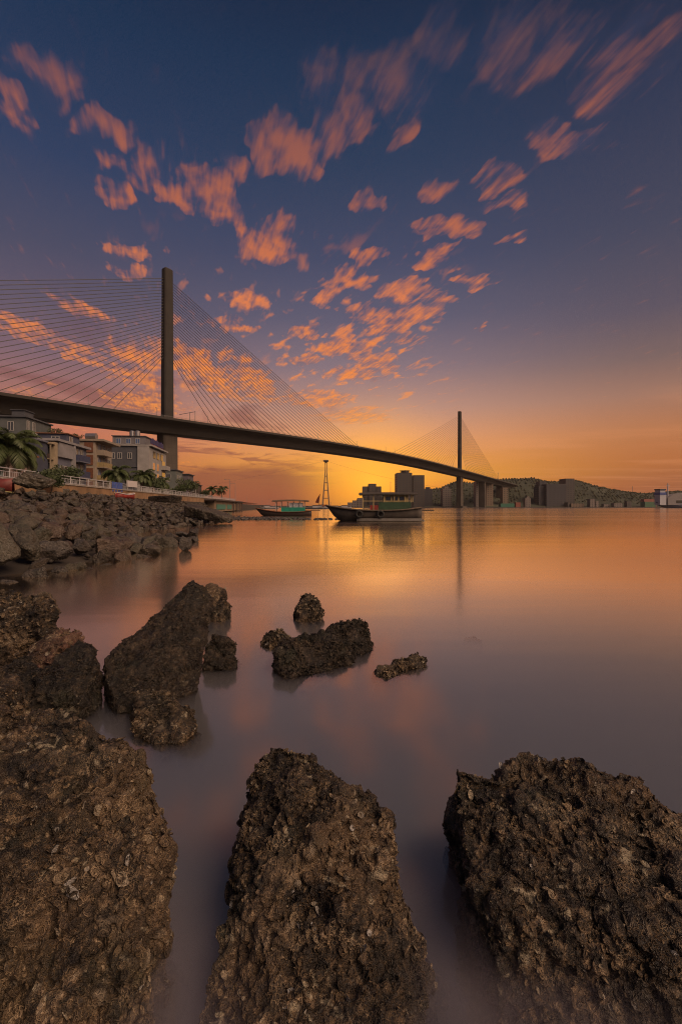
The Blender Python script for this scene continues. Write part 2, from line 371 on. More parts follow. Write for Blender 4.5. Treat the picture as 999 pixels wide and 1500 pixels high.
# ---------- rocks ----------
def rock_mat(name, dark, mid_, tan, pale, crust=False, scale=1.0):
    m = bpy.data.materials.new(name); m.use_nodes = True; MATS[name] = m
    t = NT(m.node_tree); p = t.n['Principled BSDF']
    tc = t.new('ShaderNodeTexCoord').outputs['Object']
    oi = t.new('ShaderNodeObjectInfo').outputs['Random']
    tc = t.vm('ADD', tc, t.vm('SCALE', (13.0, 7.0, 3.0), None, oi))
    big = t.noise(tc, 4.2*scale, 6, .68, .8)
    fine = t.noise(tc, 26*scale, 6, .7, .5)
    f = t.m('ADD', t.m('MULTIPLY', big, .45), t.m('MULTIPLY', fine, .55))
    c = t.ramp(f, [(.42, dark), (.50, mid_), (.565, tan), (.64, pale)])
    patch = t.noise(t.vm('ADD', tc, (5.0,1.0,2.0)), 1.9*scale, 3, .55, .6)
    c = t.mix(t.mr(patch, .52, .66, 0, .55), c, tan); c = t.mix(t.mr(patch, .47, .34, 0, .8), c, dark)
    green = t.mr(t.noise(tc, 3.1*scale, 3, .5), .55, .72)
    c = t.mix(t.m('MULTIPLY', green, .55), c, (.040,.046,.026))
    grey = t.noise(t.vm('ADD', tc, (2.0,9.0,4.0)), 6.5*scale, 4, .6, 1.2)
    c = t.mix(t.mr(grey, .60, .70, 0, .6), c, tuple(x*.75+.03 for x in pale)); c = t.mix(t.mr(grey, .36, .28, 0, .6), c, (.07,.068,.07))
    if crust:
        at_ = t.new('ShaderNodeAttribute'); at_.attribute_name = 'shell'
        sh = at_.outputs['Fac']
        sc_ = t.ramp(sh, [(0, (.022,.017,.014)), (.34, (.05,.036,.025)), (.5, (.20,.135,.075)), (.68, (.42,.31,.19)), (.85, (.58,.50,.38)), (1, (.72,.70,.68))])
        c = t.mix(t.mr(sh, 0.01, .02), c, t.mix(.35 if 'wet' not in name else .85, sc_, c))
    rimv = None
    if crust:      # small barnacle and oyster cups: pale broken rims round dark openings
        wv = t.new('ShaderNodeTexNoise'); t.put(wv.inputs['Vector'], tc); wv.inputs['Scale'].default_value = 60*scale; wv.inputs['Detail'].default_value = 2
        tw = t.vm('ADD', tc, t.vm('SCALE', wv.outputs['Color'], None, .012/scale))
        ve = t.new('ShaderNodeTexVoronoi', feature='DISTANCE_TO_EDGE'); ve.inputs['Scale'].default_value = 85*scale; t.put(ve.inputs['Vector'], tw)
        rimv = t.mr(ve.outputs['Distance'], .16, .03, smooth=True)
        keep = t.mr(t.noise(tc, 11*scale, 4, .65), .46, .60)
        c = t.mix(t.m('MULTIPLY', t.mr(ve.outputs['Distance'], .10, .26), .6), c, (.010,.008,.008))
        c = t.mix(t.m('MULTIPLY', t.m('MULTIPLY', rimv, keep), .5 if 'wet' not in name else .22), c, t.mix(t.mr(t.noise(tc, 7*scale, 3, .6, .5), .40, .62), (.15,.095,.05), (.56,.42,.27)))
        big2 = t.noise(t.vm('ADD', tc, (7.0,3.0,8.0)), 3.0*scale, 4, .6, .8)
        c = t.mix(t.mr(big2, .50, .38, 0, .65), c, (.014,.012,.010)); c = t.mix(t.mr(t.noise(t.vm('ADD', tc, (1.0,6.0,3.0)), 9*scale, 3, .5, 1.5), .64, .70, 0, .6 if 'wet' not in name else .2), c, (.46,.40,.29))
    t.put(p.inputs['Base Color'], t.mix(.45, c, t.ramp(oi, [(0,(.035,.028,.022)),(.25,(.075,.045,.032)),(.5,(.05,.048,.034)),(.7,(.10,.082,.062)),(.85,(.05,.046,.046)),(1,(.11,.075,.05))], 'CONSTANT')) if not crust else c)
    t.put(p.inputs['Roughness'], t.mr(t.noise(tc, 3.5*scale, 4, .6), .35, .65, .24, .65)); p.inputs['Specular IOR Level'].default_value = .5
    bn = t.new('ShaderNodeBump'); bn.inputs['Strength'].default_value = 1.0; bn.inputs['Distance'].default_value = .012/scale
    v = t.new('ShaderNodeTexVoronoi'); v.inputs['Scale'].default_value = 60*scale; t.put(v.inputs['Vector'], tc)
    t.put(bn.inputs['Height'], t.m('ADD', t.m('MULTIPLY', rimv if crust else v.outputs['Distance'], .7 if crust else .6), t.noise(tc, 45*scale, 6, .75))); t.put(p.inputs['Normal'], bn.outputs[0])
    return m
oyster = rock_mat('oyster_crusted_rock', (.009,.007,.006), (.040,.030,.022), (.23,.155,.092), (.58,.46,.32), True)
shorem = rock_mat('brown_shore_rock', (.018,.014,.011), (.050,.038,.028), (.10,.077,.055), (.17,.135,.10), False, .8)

def remesh(verts_list, voxel, smooth=4):
    """union of convex hulls -> closed voxel mesh -> (coords, faces)"""
    bm = bmesh.new()
    for pts in verts_list:
        b2 = bmesh.new(); vs = [b2.verts.new(p) for p in pts]
        bmesh.ops.convex_hull(b2, input=vs)
        loose = [v for v in b2.verts if not v.link_faces]; bmesh.ops.delete(b2, geom=loose, context='VERTS')
        me = bpy.data.meshes.new('tmp'); b2.to_mesh(me); b2.free(); bm.from_mesh(me); bpy.data.meshes.remove(me)
    me = bpy.data.meshes.new('tmp'); bm.to_mesh(me); bm.free()
    o = bpy.data.objects.new('tmp', me); link(o)
    r = o.modifiers.new('r', 'REMESH'); r.mode = 'VOXEL'; r.voxel_size = voxel; r.adaptivity = 0
    s = o.modifiers.new('s', 'SMOOTH'); s.factor = .5; s.iterations = smooth
    dg = bpy.context.evaluated_depsgraph_get(); dg.update()
    em = bpy.data.meshes.new_from_object(o.evaluated_get(dg))
    bpy.data.objects.remove(o); bpy.data.meshes.remove(me)
    return em
def coords(me):
    a = np.empty(len(me.vertices)*3, np.float32); me.vertices.foreach_get('co', a); a = a.reshape(-1,3)
    n = np.empty_like(a); me.vertices.foreach_get('normal', n.reshape(-1)) if False else None
    b = np.empty(len(me.vertices)*3, np.float32); me.vertices.foreach_get('normal', b); return a, b.reshape(-1,3)
def setco(me, a): me.vertices.foreach_set('co', np.ascontiguousarray(a, np.float32).reshape(-1)); me.update()
def displace(me, fn):
    a, n = coords(me); d = np.array([fn(Vector(p)) for p in a.tolist()], np.float32); setco(me, a+n*d[:,None])
def vor(p): return mn.voronoi(p)[0]
def lumps(amp, sc, seed=0):
    off = Vector((seed*17.3, seed*9.1, seed*5.7))
    def f(p):
        q = p*sc+off
        return amp*(mn.fractal(q, .8, 2.1, 4)*.8 + (.35-vor(q*1.3)[0])*.6)
    return f
def crusty(size, seed, amp=1.0):
    """size = metres of the typical feature; jagged cells of packed oysters"""
    off = Vector((seed*3.3, seed*8.1, seed*1.7)); k1 = 1/(size*5.5); k2 = 1/(size*1.9); k3 = 1/(size*.85)
    def f(p):
        q = p+off; w = Vector((mn.noise(q*k1*2), mn.noise(q*k1*2+Vector((9,9,9))), mn.noise(q*k1*2+Vector((3,5,7)))))*size*1.2
        d1 = vor((q+w)*k1); d2 = vor((q+w)*k2); d3 = vor((q+w*.5)*k3)
        return amp*size*(1.7*(d1[1]-d1[0]-.25) + 1.7*min(d2[0],.75)-.7 - .5*d1[0] + .7*min(d3[0],.7) + 2.6*mn.noise(q*k1*.45))
    return f
def shells(me, count, r0, r1, zmin, seed):
    """cup-shaped oyster shells that stick out of the surface, added into the same mesh"""
    g = np.random.default_rng(seed); a, n = coords(me)
    ok = np.where(a[:,2] > zmin)[0]; idx = g.choice(ok, size=min(count, len(ok)), replace=False)
    bare = np.array([mn.noise(Vector(a[i].tolist())*5.5+Vector((seed,0,0))) for i in idx]); idx = idx[bare > -.16]
    K = 8; V = []; Fc = []; S = []
    base = len(a)
    ang0 = np.linspace(0, 2*np.pi, K, endpoint=False)
    for j, i in enumerate(idx):
        c = a[i]; nn = n[i]+g.normal(0, .42, 3); nn /= np.linalg.norm(nn)
        u = np.cross(nn, g.normal(0,1,3)); u /= np.linalg.norm(u)+1e-9; w = np.cross(nn, u)
        pt = mn.noise(Vector(a[i].tolist())*9+Vector((0,seed,0))); r = r0*(r1/r0)**(min(1, max(0, g.random()**2.2+pt*.5))); el = g.uniform(.55, 1.0)
        jit = g.uniform(.8, 1.2, K)
        k = base+len(V)
        V.append(c+nn*r*g.uniform(-.25,.1))
        for ring, (rr, hh) in enumerate(((.6, .08), (1.0, .36))):
            for q in range(K):
                cc = math.cos(ang0[q]); ss = math.sin(ang0[q])
                V.append(c+(u*cc+w*ss*el)*r*rr*jit[q]+nn*r*(hh+.25*cc+(jit[q]-1)*.8*ring))
        for q in range(K):
            q2 = (q+1)%K; Fc.append((k, k+1+q, k+1+q2)); Fc.append((k+1+q, k+1+K+q, k+1+K+q2, k+1+q2))
        S += [max(.02, min(1, g.beta(1.6, 2.6)+(.25 if g.random()<.12 else 0)))]*(2*K+1)
    b = bpy.data.meshes.new('shells')
    va = [tuple(v) for v in a.tolist()] + [tuple(map(float, v)) for v in V]
    fs = [tuple(p.vertices) for p in me.polygons] + Fc
    b.from_pydata(va, [], fs); b.update()
    at_ = b.attributes.new('shell', 'FLOAT', 'POINT'); at_.data.foreach_set('value', np.array([0.0]*base+S, np.float32))
    bpy.data.meshes.remove(me); return b
def rock(name, label, hulls, voxel, feat, seed, lump=.06, lsc=2.2, nsh=0, sr=(.006,.02), smooth=4, m=None, group=None, amp=1.0):
    allp = [p for h in hulls for p in h]
    cx = sum(p[0] for p in allp)/len(allp); cy = sum(p[1] for p in allp)/len(allp); o0 = Vector((cx, cy, 0))
    me = remesh([[Vector(p)-o0 for p in h] for h in hulls], voxel, smooth)
    displace(me, lumps(lump, lsc, seed)); displace(me, crusty(feat, seed, amp))
    if nsh: me = shells(me, nsh, sr[0], sr[1], -.12, seed)
    me.materials.clear(); me.materials.append(m or oyster)
    me.polygons.foreach_set('use_smooth', [False]*len(me.polygons))
    me.name = name; o = bpy.data.objects.new(name, me); link(o); o.location = o0
    return tag(o, label, 'rock', group)
def sink(pts, z=-.7, k=1.12, c=None):
    """the same outline under water, a little wider"""
    cx = sum(p.x for p in pts)/len(pts); cy = sum(p.y for p in pts)/len(pts)
    return [Vector((cx+(p.x-cx)*k, cy+(p.y-cy)*k, z)) for p in pts]

# three big rocks at the camera's feet
top = [at(397,1090,2.25), at(450,1102,2.2), at(362,1136,2.15), at(500,1134,2.12), at(550,1176,2.0), at(582,1240,1.85), at(612,1335,1.72), at(636,1430,1.64),
       at(350,1195,2.0), at(354,1300,1.80), at(356,1420,1.67), at(430,1260,1.72), at(500,1330,1.60), at(430,1400,1.70), at(560,1410,1.70), Vector((-.44,1.15,-.17)), Vector((0,1.0,-.19)), Vector((.34,1.15,-.17))]
rock('boulder', 'oyster-crusted boulder rising to a point, middle one of the three at the bottom edge', [top+sink([at(365,1120,2.5),at(545,1150,2.45),at(640,1430,1.7),at(360,1430,1.65),at(500,1560,1.35)], -.7, 1.0)],
     .0062, .017, 3, .085, 3.4, 6500, (.004,.018))
top = [at(664,1122,2.15), at(700,1118,2.2), at(770,1104,2.25), at(830,1124,2.2), at(900,1136,2.15), at(950,1152,2.1), at(1020,1200,2.0), at(662,1160,2.05), at(690,1260,1.82), at(700,1330,1.70),
       at(712,1420,1.66), at(850,1300,1.66), at(1100,1300,1.75), at(1000,1400,1.63), at(820,1410,1.69), at(950,1420,1.68), Vector((.5,1.2,-.17)), Vector((1.0,1.05,-.18)), Vector((1.6,1.15,-.17)), at(1250,1300,1.8)]
rock('boulder', 'broad flat-topped oyster-crusted boulder filling the lower right corner', [top+sink([at(665,1130,2.5),at(1000,1140,2.5),at(1300,1300,1.9),at(1200,1560,1.3),at(725,1500,1.5)], -.7, 1.0)],
     .0070, .018, 5, .09, 3.0, 8000, (.004,.019))
top = [at(-30,1038,2.35), at(60,1036,2.35), at(112,1038,2.35), at(170,1080,2.2), at(210,1122,2.05), at(234,1178,1.92), at(238,1260,1.75), at(240,1340,1.66), at(246,1420,1.65),
       at(60,1150,1.85), at(-80,1100,2.1), at(-250,1300,1.6), at(100,1300,1.53), at(0,1430,1.63), at(140,1440,1.63), Vector((-1.6,1.2,-.2)), Vector((-1.0,1.1,-.2)), Vector((-.62,1.2,-.2))]
rock('boulder', 'massive rounded oyster-crusted boulder filling the lower left corner', [top+sink([at(-100,1050,2.6),at(120,1050,2.5),at(240,1250,1.85),at(250,1420,1.6),at(180,1600,1.3),at(-300,1500,1.4)], -.7, 1.0)],
     .0070, .019, 8, .10, 3.0, 8000, (.0045,.026))
# mid-distance rocks
def Z(px, py, z): return atz(px, py, z)
darkwet = rock_mat('dark_wet_crusted_rock', (.006,.005,.005), (.018,.013,.010), (.050,.035,.024), (.13,.09,.06), True, 1.3)
rock('boulder', 'tall dark slab of rock leaning to the right above the still water', [
    [at(284,850,4.75), at(300,860,4.75), at(312,880,4.7), at(310,905,4.6), at(284,945,4.4), at(266,870,4.7), at(232,902,4.5), at(182,942,4.25), at(154,967,4.1), at(154,992,3.95), at(172,1030,3.75), at(205,1035,3.72),
     at(232,1000,3.9), at(248,980,4.05), at(180,990,4.7), at(255,905,5.0), Vector((-1.9,3.9,-.6)), Vector((-1.35,3.8,-.6)), Vector((-2.2,4.7,-.6))]], .017, .018, 11, .035, 1.8, 4600, (.006,.017), m=darkwet, amp=.75)
rock('boulder', 'low knobbly rock at the right foot of the leaning slab', [[at(300,945,4.9), at(315,934,5.0), at(336,934,5.0), at(345,945,4.95), at(340,960,4.8), at(318,972,4.75), at(300,966,4.75), Vector((-1.4,5.3,-.4)), Vector((-1.1,5.2,-.4)), Vector((-1.38,4.8,-.4)), Vector((-1.12,4.8,-.4))]],
     .018, .026, 12, .05, 2.5, 1600, (.008,.024), m=darkwet)
rock('boulder', 'tan crusted rock half under water in front of the leaning slab', [[at(205,1010,3.75), at(240,1012,3.75), at(272,1035,3.6), at(282,1055,3.5), at(262,1082,3.3), at(215,1080,3.3), at(196,1050,3.45), Vector((-1.6,3.9,-.4)), Vector((-1.05,3.7,-.4)), Vector((-1.45,3.1,-.4)), Vector((-1.0,3.15,-.4))]],
     .014, .024, 13, .05, 2.5, 2600, (.008,.024))
rock('boulder', 'small dark point of rock just behind the top of the leaning slab', [[at(290,862,6.9), at(305,857,7.0), at(328,866,6.9), at(318,880,6.8), at(295,885,6.8), Vector((-2.2,7.2,-.4)), Vector((-1.7,7.2,-.4)), Vector((-2.1,6.6,-.4)), Vector((-1.75,6.6,-.4))]],
     .03, .035, 14, .04, 2.5, 400, (.015,.03))
blackwet = rock_mat('black_wet_crusted_rock', (.004,.004,.004), (.010,.008,.007), (.024,.017,.013), (.07,.05,.035), True, 1.3)
# left cluster
rock('boulder', 'big flat-topped crusted rock cut off by the left edge below the shore', [[at(-40,868,4.8), at(10,864,4.8), at(62,876,4.7), at(76,892,4.6), at(70,912,4.5), at(46,926,4.5), at(10,938,4.5), at(-60,945,4.45), Vector((-4.6,5.4,-.4)), Vector((-3.1,5.3,-.4)), Vector((-3.1,4.7,-.4)), Vector((-4.4,4.4,-.4))]],
     .018, .028, 21, .07, 2.0, 3600, (.010,.03))
rock('boulder', 'reddish low rock between the flat-topped rock and the dark pair', [[at(60,920,4.5), at(90,917,4.55), at(118,922,4.5), at(122,940,4.35), at(95,965,4.2), at(50,965,4.2), Vector((-2.9,4.6,-.4)), Vector((-2.5,4.6,-.4)), Vector((-2.9,4.0,-.4)), Vector((-2.4,4.1,-.4))]],
     .017, .026, 22, .05, 2.4, 1200, (.010,.026), m=rock_mat('reddish_crusted_rock', (.04,.018,.014), (.10,.05,.035), (.20,.10,.07), (.30,.2,.15), True))
rock('boulder', 'black wet rock with a blunt right end, right one of the dark pair', [[at(70,975,3.9), at(95,950,4.0), at(118,936,4.1), at(130,950,4.0), at(132,972,3.85), at(120,1000,3.7), at(100,1018,3.6), at(60,1020,3.6), at(50,990,3.7), Vector((-2.6,4.2,-.5)), Vector((-2.1,4.2,-.5)), Vector((-2.05,3.6,-.5)), Vector((-2.7,3.5,-.5))]],
     .015, .022, 23, .04, 2.4, 1500, (.006,.018), m=blackwet)
rock('boulder', 'dark hunched rock, left one of the dark pair', [[at(4,972,3.85), at(25,960,3.9), at(48,960,3.9), at(62,975,3.85), at(66,1000,3.7), at(40,1015,3.65), at(0,1008,3.65), Vector((-3.0,4.2,-.5)), Vector((-2.3,4.2,-.5)), Vector((-2.4,3.5,-.5)), Vector((-3.0,3.5,-.5))]],
     .015, .022, 24, .04, 2.4, 1500, (.006,.018), m=blackwet)
rock('boulder', 'small crusted rock at the left edge above the massive corner boulder', [[at(-30,980,3.2), at(5,978,3.2), at(24,990,3.15), at(26,1005,3.05), at(0,1020,2.95), at(-40,1020,2.95), Vector((-2.6,3.4,-.5)), Vector((-2.15,3.3,-.5)), Vector((-2.1,2.8,-.5)), Vector((-2.5,2.7,-.5))]],
     .013, .022, 25, .04, 2.6, 1500, (.007,.022))
# rocks standing in the bay
rock('boulder', 'blocky dark rock group standing alone in the middle of the bay', [
    [at(413,932,5.2), at(440,925,5.3), at(470,925,5.3), at(492,938,5.2), at(515,950,5.1), at(518,962,5.0), at(495,985,4.75), at(450,996,4.55), at(412,990,4.6), at(410,955,4.8), Vector((-.75,4.7,-.5)), Vector((.15,5.0,-.5)), Vector((-.6,5.7,-.5)), Vector((.1,5.7,-.5))],
    [at(480,918,5.6), at(510,908,5.7), at(535,910,5.7), at(547,928,5.6), at(546,945,5.4), at(520,965,5.2), at(485,960,5.2), Vector((-.1,5.9,-.5)), Vector((.45,5.9,-.5)), Vector((.4,5.3,-.5)), Vector((-.1,5.1,-.5))]], .019, .026, 31, .07, 2.0, 5200, (.008,.024), m=darkwet)
rock('boulder', 'small crusted rock touching the left end of the blocky group', [[at(390,930,5.75), at(410,922,5.8), at(422,930,5.7), at(424,945,5.6), at(405,952,5.5), at(390,942,5.6), Vector((-1.0,5.9,-.4)), Vector((-.6,6.0,-.4)), Vector((-.95,5.4,-.4)), Vector((-.55,5.4,-.4))]],
     .02, .03, 32, .04, 2.5, 900, (.012,.03))
rock('boulder', 'small lone rock in the bay behind the blocky group', [[at(436,884,7.0), at(452,875,7.1), at(466,880,7.0), at(469,890,6.9), at(460,902,6.8), at(440,900,6.8), Vector((-.75,7.2,-.4)), Vector((-.3,7.2,-.4)), Vector((-.65,6.7,-.4)), Vector((-.3,6.7,-.4))]],
     .025, .035, 33, .04, 2.5, 900, (.014,.034))
rock('boulder', 'low flat dark rock in the bay, rightmost of the standing rocks', [[at(550,974,4.7), at(580,966,4.85), at(619,964,4.95), at(622,972,4.9), at(605,984,4.75), at(570,992,4.55), at(550,984,4.6), Vector((.33,4.9,-.4)), Vector((.9,5.1,-.4)), Vector((.38,4.5,-.4)), Vector((.7,4.7,-.4))]],
     .019, .028, 34, .035, 2.5, 1300, (.010,.026))
rock('boulder', 'almost drowned rock, a faint dark patch in the open water', [[at(682,936,5.95), at(700,934,6.0), at(705,939,5.9), at(690,942,5.85), Vector((1.55,6.2,-.4)), Vector((1.95,6.2,-.4)), Vector((1.55,5.7,-.4)), Vector((1.9,5.7,-.4))]],
     .025, .03, 35, .02, 2.5, 200, (.012,.024))

# thin spray left hanging by the breaking waves, low over the water between the near rocks
ms = bpy.data.materials.new('wave_spray'); ms.use_nodes = True; t = NT(ms.node_tree); t.n.remove(t.n['Principled BSDF'])
tc = t.new('ShaderNodeTexCoord').outputs['Object']; sx = t.new('ShaderNodeSeparateXYZ'); t.put(sx.inputs[0], tc)
dn = t.m('MULTIPLY', t.mr(sx.outputs[2], .18, .0, smooth=True), t.mr(sx.outputs[1], 2.5, 1.5, smooth=True))
dn = t.m('MULTIPLY', dn, t.mr(t.noise(tc, 2.2, 2, .5), .32, .66, .25, 1.0))
vp = t.new('ShaderNodeVolumePrincipled'); vp.inputs['Color'].default_value = (.50,.45,.52,1); t.put(vp.inputs['Density'], t.m('MULTIPLY', dn, 3.6))
t.put(t.n['Material Output'].inputs['Volume'], vp.outputs[0])
ms.cycles.volume_sampling = 'MULTIPLE_IMPORTANCE' if hasattr(ms.cycles, 'volume_sampling') else None
tag(MB().box((-2.6,.7,.002),(2.9,2.55,.25)).build('mist', ms), 'thin low mist of wave spray around the feet of the three near boulders', 'mist', kind='stuff')
# ---------- left bank ----------
XS = [(-2,-11),(5,-9.4),(9,-8.4),(10.5,-7.8),(12.2,-7.4),(13.5,-7.0),(16.2,-7.0),(19,-8.8),(21.4,-10.2),(26,-12.6),(31.5,-13.8),(38,-13.2),(47,-12.6),(53,-14),(58,-20),(70,-27),(100,-32),(182,-42),(260,-48),(400,-60)]
def xshore(Y): return float(np.interp(Y, [a for a,_ in XS], [b for _,b in XS]))
def xwall(Y): return -22-.111*Y
def zbank(X, Y):
    xs, xw = xshore(Y), xwall(Y)
    if X >= xs: return max(-1.6, -.12-(X-xs)*.28)
    f = min(1, (xs-X)/(xs-xw)); return -.12+3.1*(f**.8)
bankm = mat('dark_bank_earth', (.03,.023,.018), .95, .4, .8, bump=.5)
ys = np.concatenate([np.linspace(-2,60,125), np.linspace(61,400,90)])
mb = MB(); secs = []
for Y in ys:
    xs, xw = xshore(Y), xwall(Y); row = []
    for k in range(61):
        X = xw-.3+(xs+6-(xw-.3))*k/60; z = zbank(X, Y)-.12+.12*mn.noise(Vector((X*.9, Y*.9, 0)))+.06*mn.noise(Vector((X*3, Y*3, 2)))
        row.append((X, Y, z))
    secs.append(row)
mb.loft(secs, closed=False, cap=False)
tag(mb.build('shore_bank', bankm, smooth=True), kind='structure')
# promenade slab, behind its retaining wall
wallm = mat('stained_ochre_plaster', (.25,.15,.08), .9, .35, .6, bump=.3)
pave = mat('promenade_paving', (.20,.17,.15), .9, .2, .5)
landm = mat('town_ground', (.10,.09,.075), .95, .3, .05)
YE = 182.0; ZW = 3.93
mb = MB(); mb.add([(xwall(5)-.4,5,ZW-.03),(xwall(YE)-.4,YE,ZW-.03),(xwall(YE)-9,YE,ZW-.03),(xwall(5)-9,5,ZW-.03)], [(0,1,2,3)])
tag(mb.build('promenade', pave), kind='structure')
mb = MB(); mb.add([(xwall(5)-9,5,ZW-.06),(xwall(YE)-9,YE,ZW-.06),(xwall(YE)-2,YE,ZW-.06),(-60,330,ZW-.06),(-900,330,ZW-.06),(-900,5,ZW-.06)], [(0,1,2,3,4,5)])
tag(mb.build('town_ground', landm), kind='structure')
def prism(mb, path, w, z0, z1):
    """wall along a path of (x,y); thickness w to the left (inland)"""
    for (a, b) in zip(path[:-1], path[1:]):
        d = (Vector(b)-Vector(a)).normalized(); n = Vector((-d.y, d.x))*w
        q = [Vector(a), Vector(b), Vector(b)+n, Vector(a)+n]
        mb.add([(p.x,p.y,z0) for p in q]+[(p.x,p.y,z1) for p in q], [(0,3,2,1),(4,5,6,7),(0,1,5,4),(1,2,6,5),(2,3,7,6),(3,0,4,7)])
rw = thing('retaining_wall', 'ochre plastered retaining wall under the white railing along the promenade', 'wall', (xwall(5),5,0))
def wpart(mb, name, m, root):
    o = mb.build(name, m); o.parent = root; o.matrix_parent_inverse = Matrix.Translation(-root.location); return o
mb = MB(); prism(mb, [(xwall(Y),Y) for Y in np.linspace(5,YE,30)], .4, 0.0, ZW-.1); wpart(mb, 'wall', wallm, rw)
mb = MB(); prism(mb, [(xwall(Y)+.08,Y) for Y in np.linspace(5,YE,30)], .55, ZW-.098, ZW+.02); wpart(mb, 'coping', mat('pale_concrete_coping', (.30,.27,.24), .85), rw)
# railing
railm = mat('white_painted_rail', (.40,.39,.40), .5, .08)
rl = thing('promenade_railing', 'long white pipe railing on top of the ochre promenade wall', 'railing', (xwall(5),5,ZW))
py_ = list(np.arange(26, 182, 2.0))
for Y in py_:
    wpart(MB().tube([(xwall(Y)-.2,Y,ZW+.02),(xwall(Y)-.2,Y,ZW+.78)], .05, 6), 'post', railm, rl)
for h, r in ((.78,.045),(.52,.028),(.10,.03)):
    wpart(MB().tube([(xwall(Y)-.2,Y,ZW+h) for Y in np.linspace(8,YE,40)], r, 5), 'rail', railm, rl)
mb = MB()
for Y in np.arange(26, 182, .28): mb.tube([(xwall(Y)-.2,Y,ZW+.12),(xwall(Y)-.2,Y,ZW+.50)], .011, 4, cap=False)
o = wpart(mb, 'baluster', railm, rl); o['kind'] = 'stuff'
# boulders heaped on the bank
def boulder_proto(seed):
    g = random.Random(seed); pts = []
    sx, sy, sz = g.uniform(.8,1.3), g.uniform(.7,1.0), g.uniform(.5,.8)
    for k in range(16):
        v = Vector((g.gauss(0,1), g.gauss(0,1), g.gauss(0,1))).normalized()
        v = Vector([math.copysign(abs(c)**.7, c) for c in v]); pts.append(Vector((v.x*sx*.5, v.y*sy*.5, v.z*sz*.5)))
    me = remesh([pts], .026, 3); displace(me, lumps(.06, 2.4, seed)); displace(me, crusty(.03, seed, .5))
    me.materials.clear(); me.materials.append(shorem); me.name = 'boulder'; return me
protos = [boulder_proto(100+i) for i in range(12)]
GB = 'boulders heaped on the left bank'; LB = 'one of the rough brown boulders heaped on the sloping left bank'
placed = []
def put_boulder(X, Y, s, z=None, label=None, group=GB, me=None, rot=None, sc=None):
    me = me or random.choice(protos)
    o = bpy.data.objects.new('boulder', me); link(o)
    zz_ = zbank(X, Y) if z is None else z
    o.location = (X, Y, zz_+s*.30); o.rotation_euler = rot or (random.uniform(-.5,.5), random.uniform(-.5,.5), random.uniform(0,6.3))
    o.scale = sc or (s*random.uniform(.85,1.15), s*random.uniform(.85,1.15), s*random.uniform(.85,1.2))
    tag(o, label or LB, 'rock', group if label is None else None); placed.append((X, Y, s)); return o
def free(X, Y, s): return all((X-a)**2+(Y-b)**2 > (.47*(s+c))**2 for a,b,c in placed)
# named ones first
put_boulder(gx(50,31), 31, 2.9, z=gz(742,31)+.9, label='biggest dark boulder, peaked, high on the bank below the railing at the left', me=protos[2], rot=(0,.25,.4), sc=(2.9,2.3,2.1))
me = remesh([[Vector(p) for p in ((-2.6,-.9,.55),(-2.4,.9,.75),(-.5,1.2,.55),(1.9,.9,.0),(2.3,-.3,-.25),(1.2,-1.0,-.1),(-.8,-1.2,.35),(-2.3,-.7,-.5),(-1.8,.8,-.6),(1.9,.7,-.7),(2.0,-.5,-.75),(.4,-.9,-.7))]], .07, 3)
displace(me, lumps(.10, 1.2, 55)); displace(me, crusty(.07, 3, .5)); me.materials.clear(); me.materials.append(shorem); me.name = 'boulder'
o = put_boulder(gx(310,45), 45, 1.0, z=.72, label='long flat tilted slab reaching into the water at the tip of the bank', me=me, rot=(0,.10,-.05), sc=(1,1,1)); placed.append((gx(290,45),45,2.5)); placed.append((gx(330,45),45,2.5))
o = put_boulder(gx(240,62), 62, 1.0, z=2.55, label='long dark flat slab lying at the foot of the promenade wall', me=me, rot=(0,-.12,3.0), sc=(.95,.8,.8))
put_boulder(gx(262,17.0), 17.6, .62, z=.05, label='upright tooth-shaped rock standing in the water off the bank', me=protos[5], rot=(.1,.3,.5), sc=(.45,.5,.85))
put_boulder(gx(38,12.5), 12.5, 1.25, z=.35, label='pale olive oblong boulder at the water edge, low on the left', me=protos[1], rot=(.1,.5,-.5), sc=(1.45,.95,1.0))
put_boulder(gx(-2,11.2), 11.2, 1.4, z=.45, label='large tan boulder cut by the left edge at the water line', me=protos[3], rot=(.3,.9,-.2), sc=(1.15,.85,.9))
for (px, Y, s) in ((75,12.8,.85),(95,13.5,.6),(150,14.8,1.0),(120,14.2,.7),(176,15.6,.8),(200,16.8,.55),(60,11.8,.5),(90,11.9,.45)): put_boulder(gx(px,Y), Y, s)
for (px, Y, s) in ((275,20.5,.55),(262,21.5,.5),(245,19.0,.75),(250,23.0,.6),(283,23.5,.8),(232,21,.7),(215,19,.8),(285,22,.5),(268,24.5,.7),(222,17.0,.55)): put_boulder(gx(px,Y), Y, s, z=-.02)
n = len(placed); tries = 0; cnt = 0; N_IND = 262
cands = []
g = random.Random(5)
while tries < 60000 and cnt < 900:
    tries += 1
    Y = 8+ (g.random()**1.4)*54; X = g.uniform(xwall(Y)+.6, xshore(Y)+.5)
    if X/Y < -.86: continue
    s = g.uniform(.4,1.05)*(1.0 if Y < 34 else .8)
    if not free(X, Y, s): continue
    placed.append((X, Y, s)); cands.append((s/Y, X, Y, s)); cnt += 1
cands.sort(reverse=True)
big = cands[:N_IND]; rest = cands[N_IND:]
for _, X, Y, s in big: put_boulder(X, Y, s)
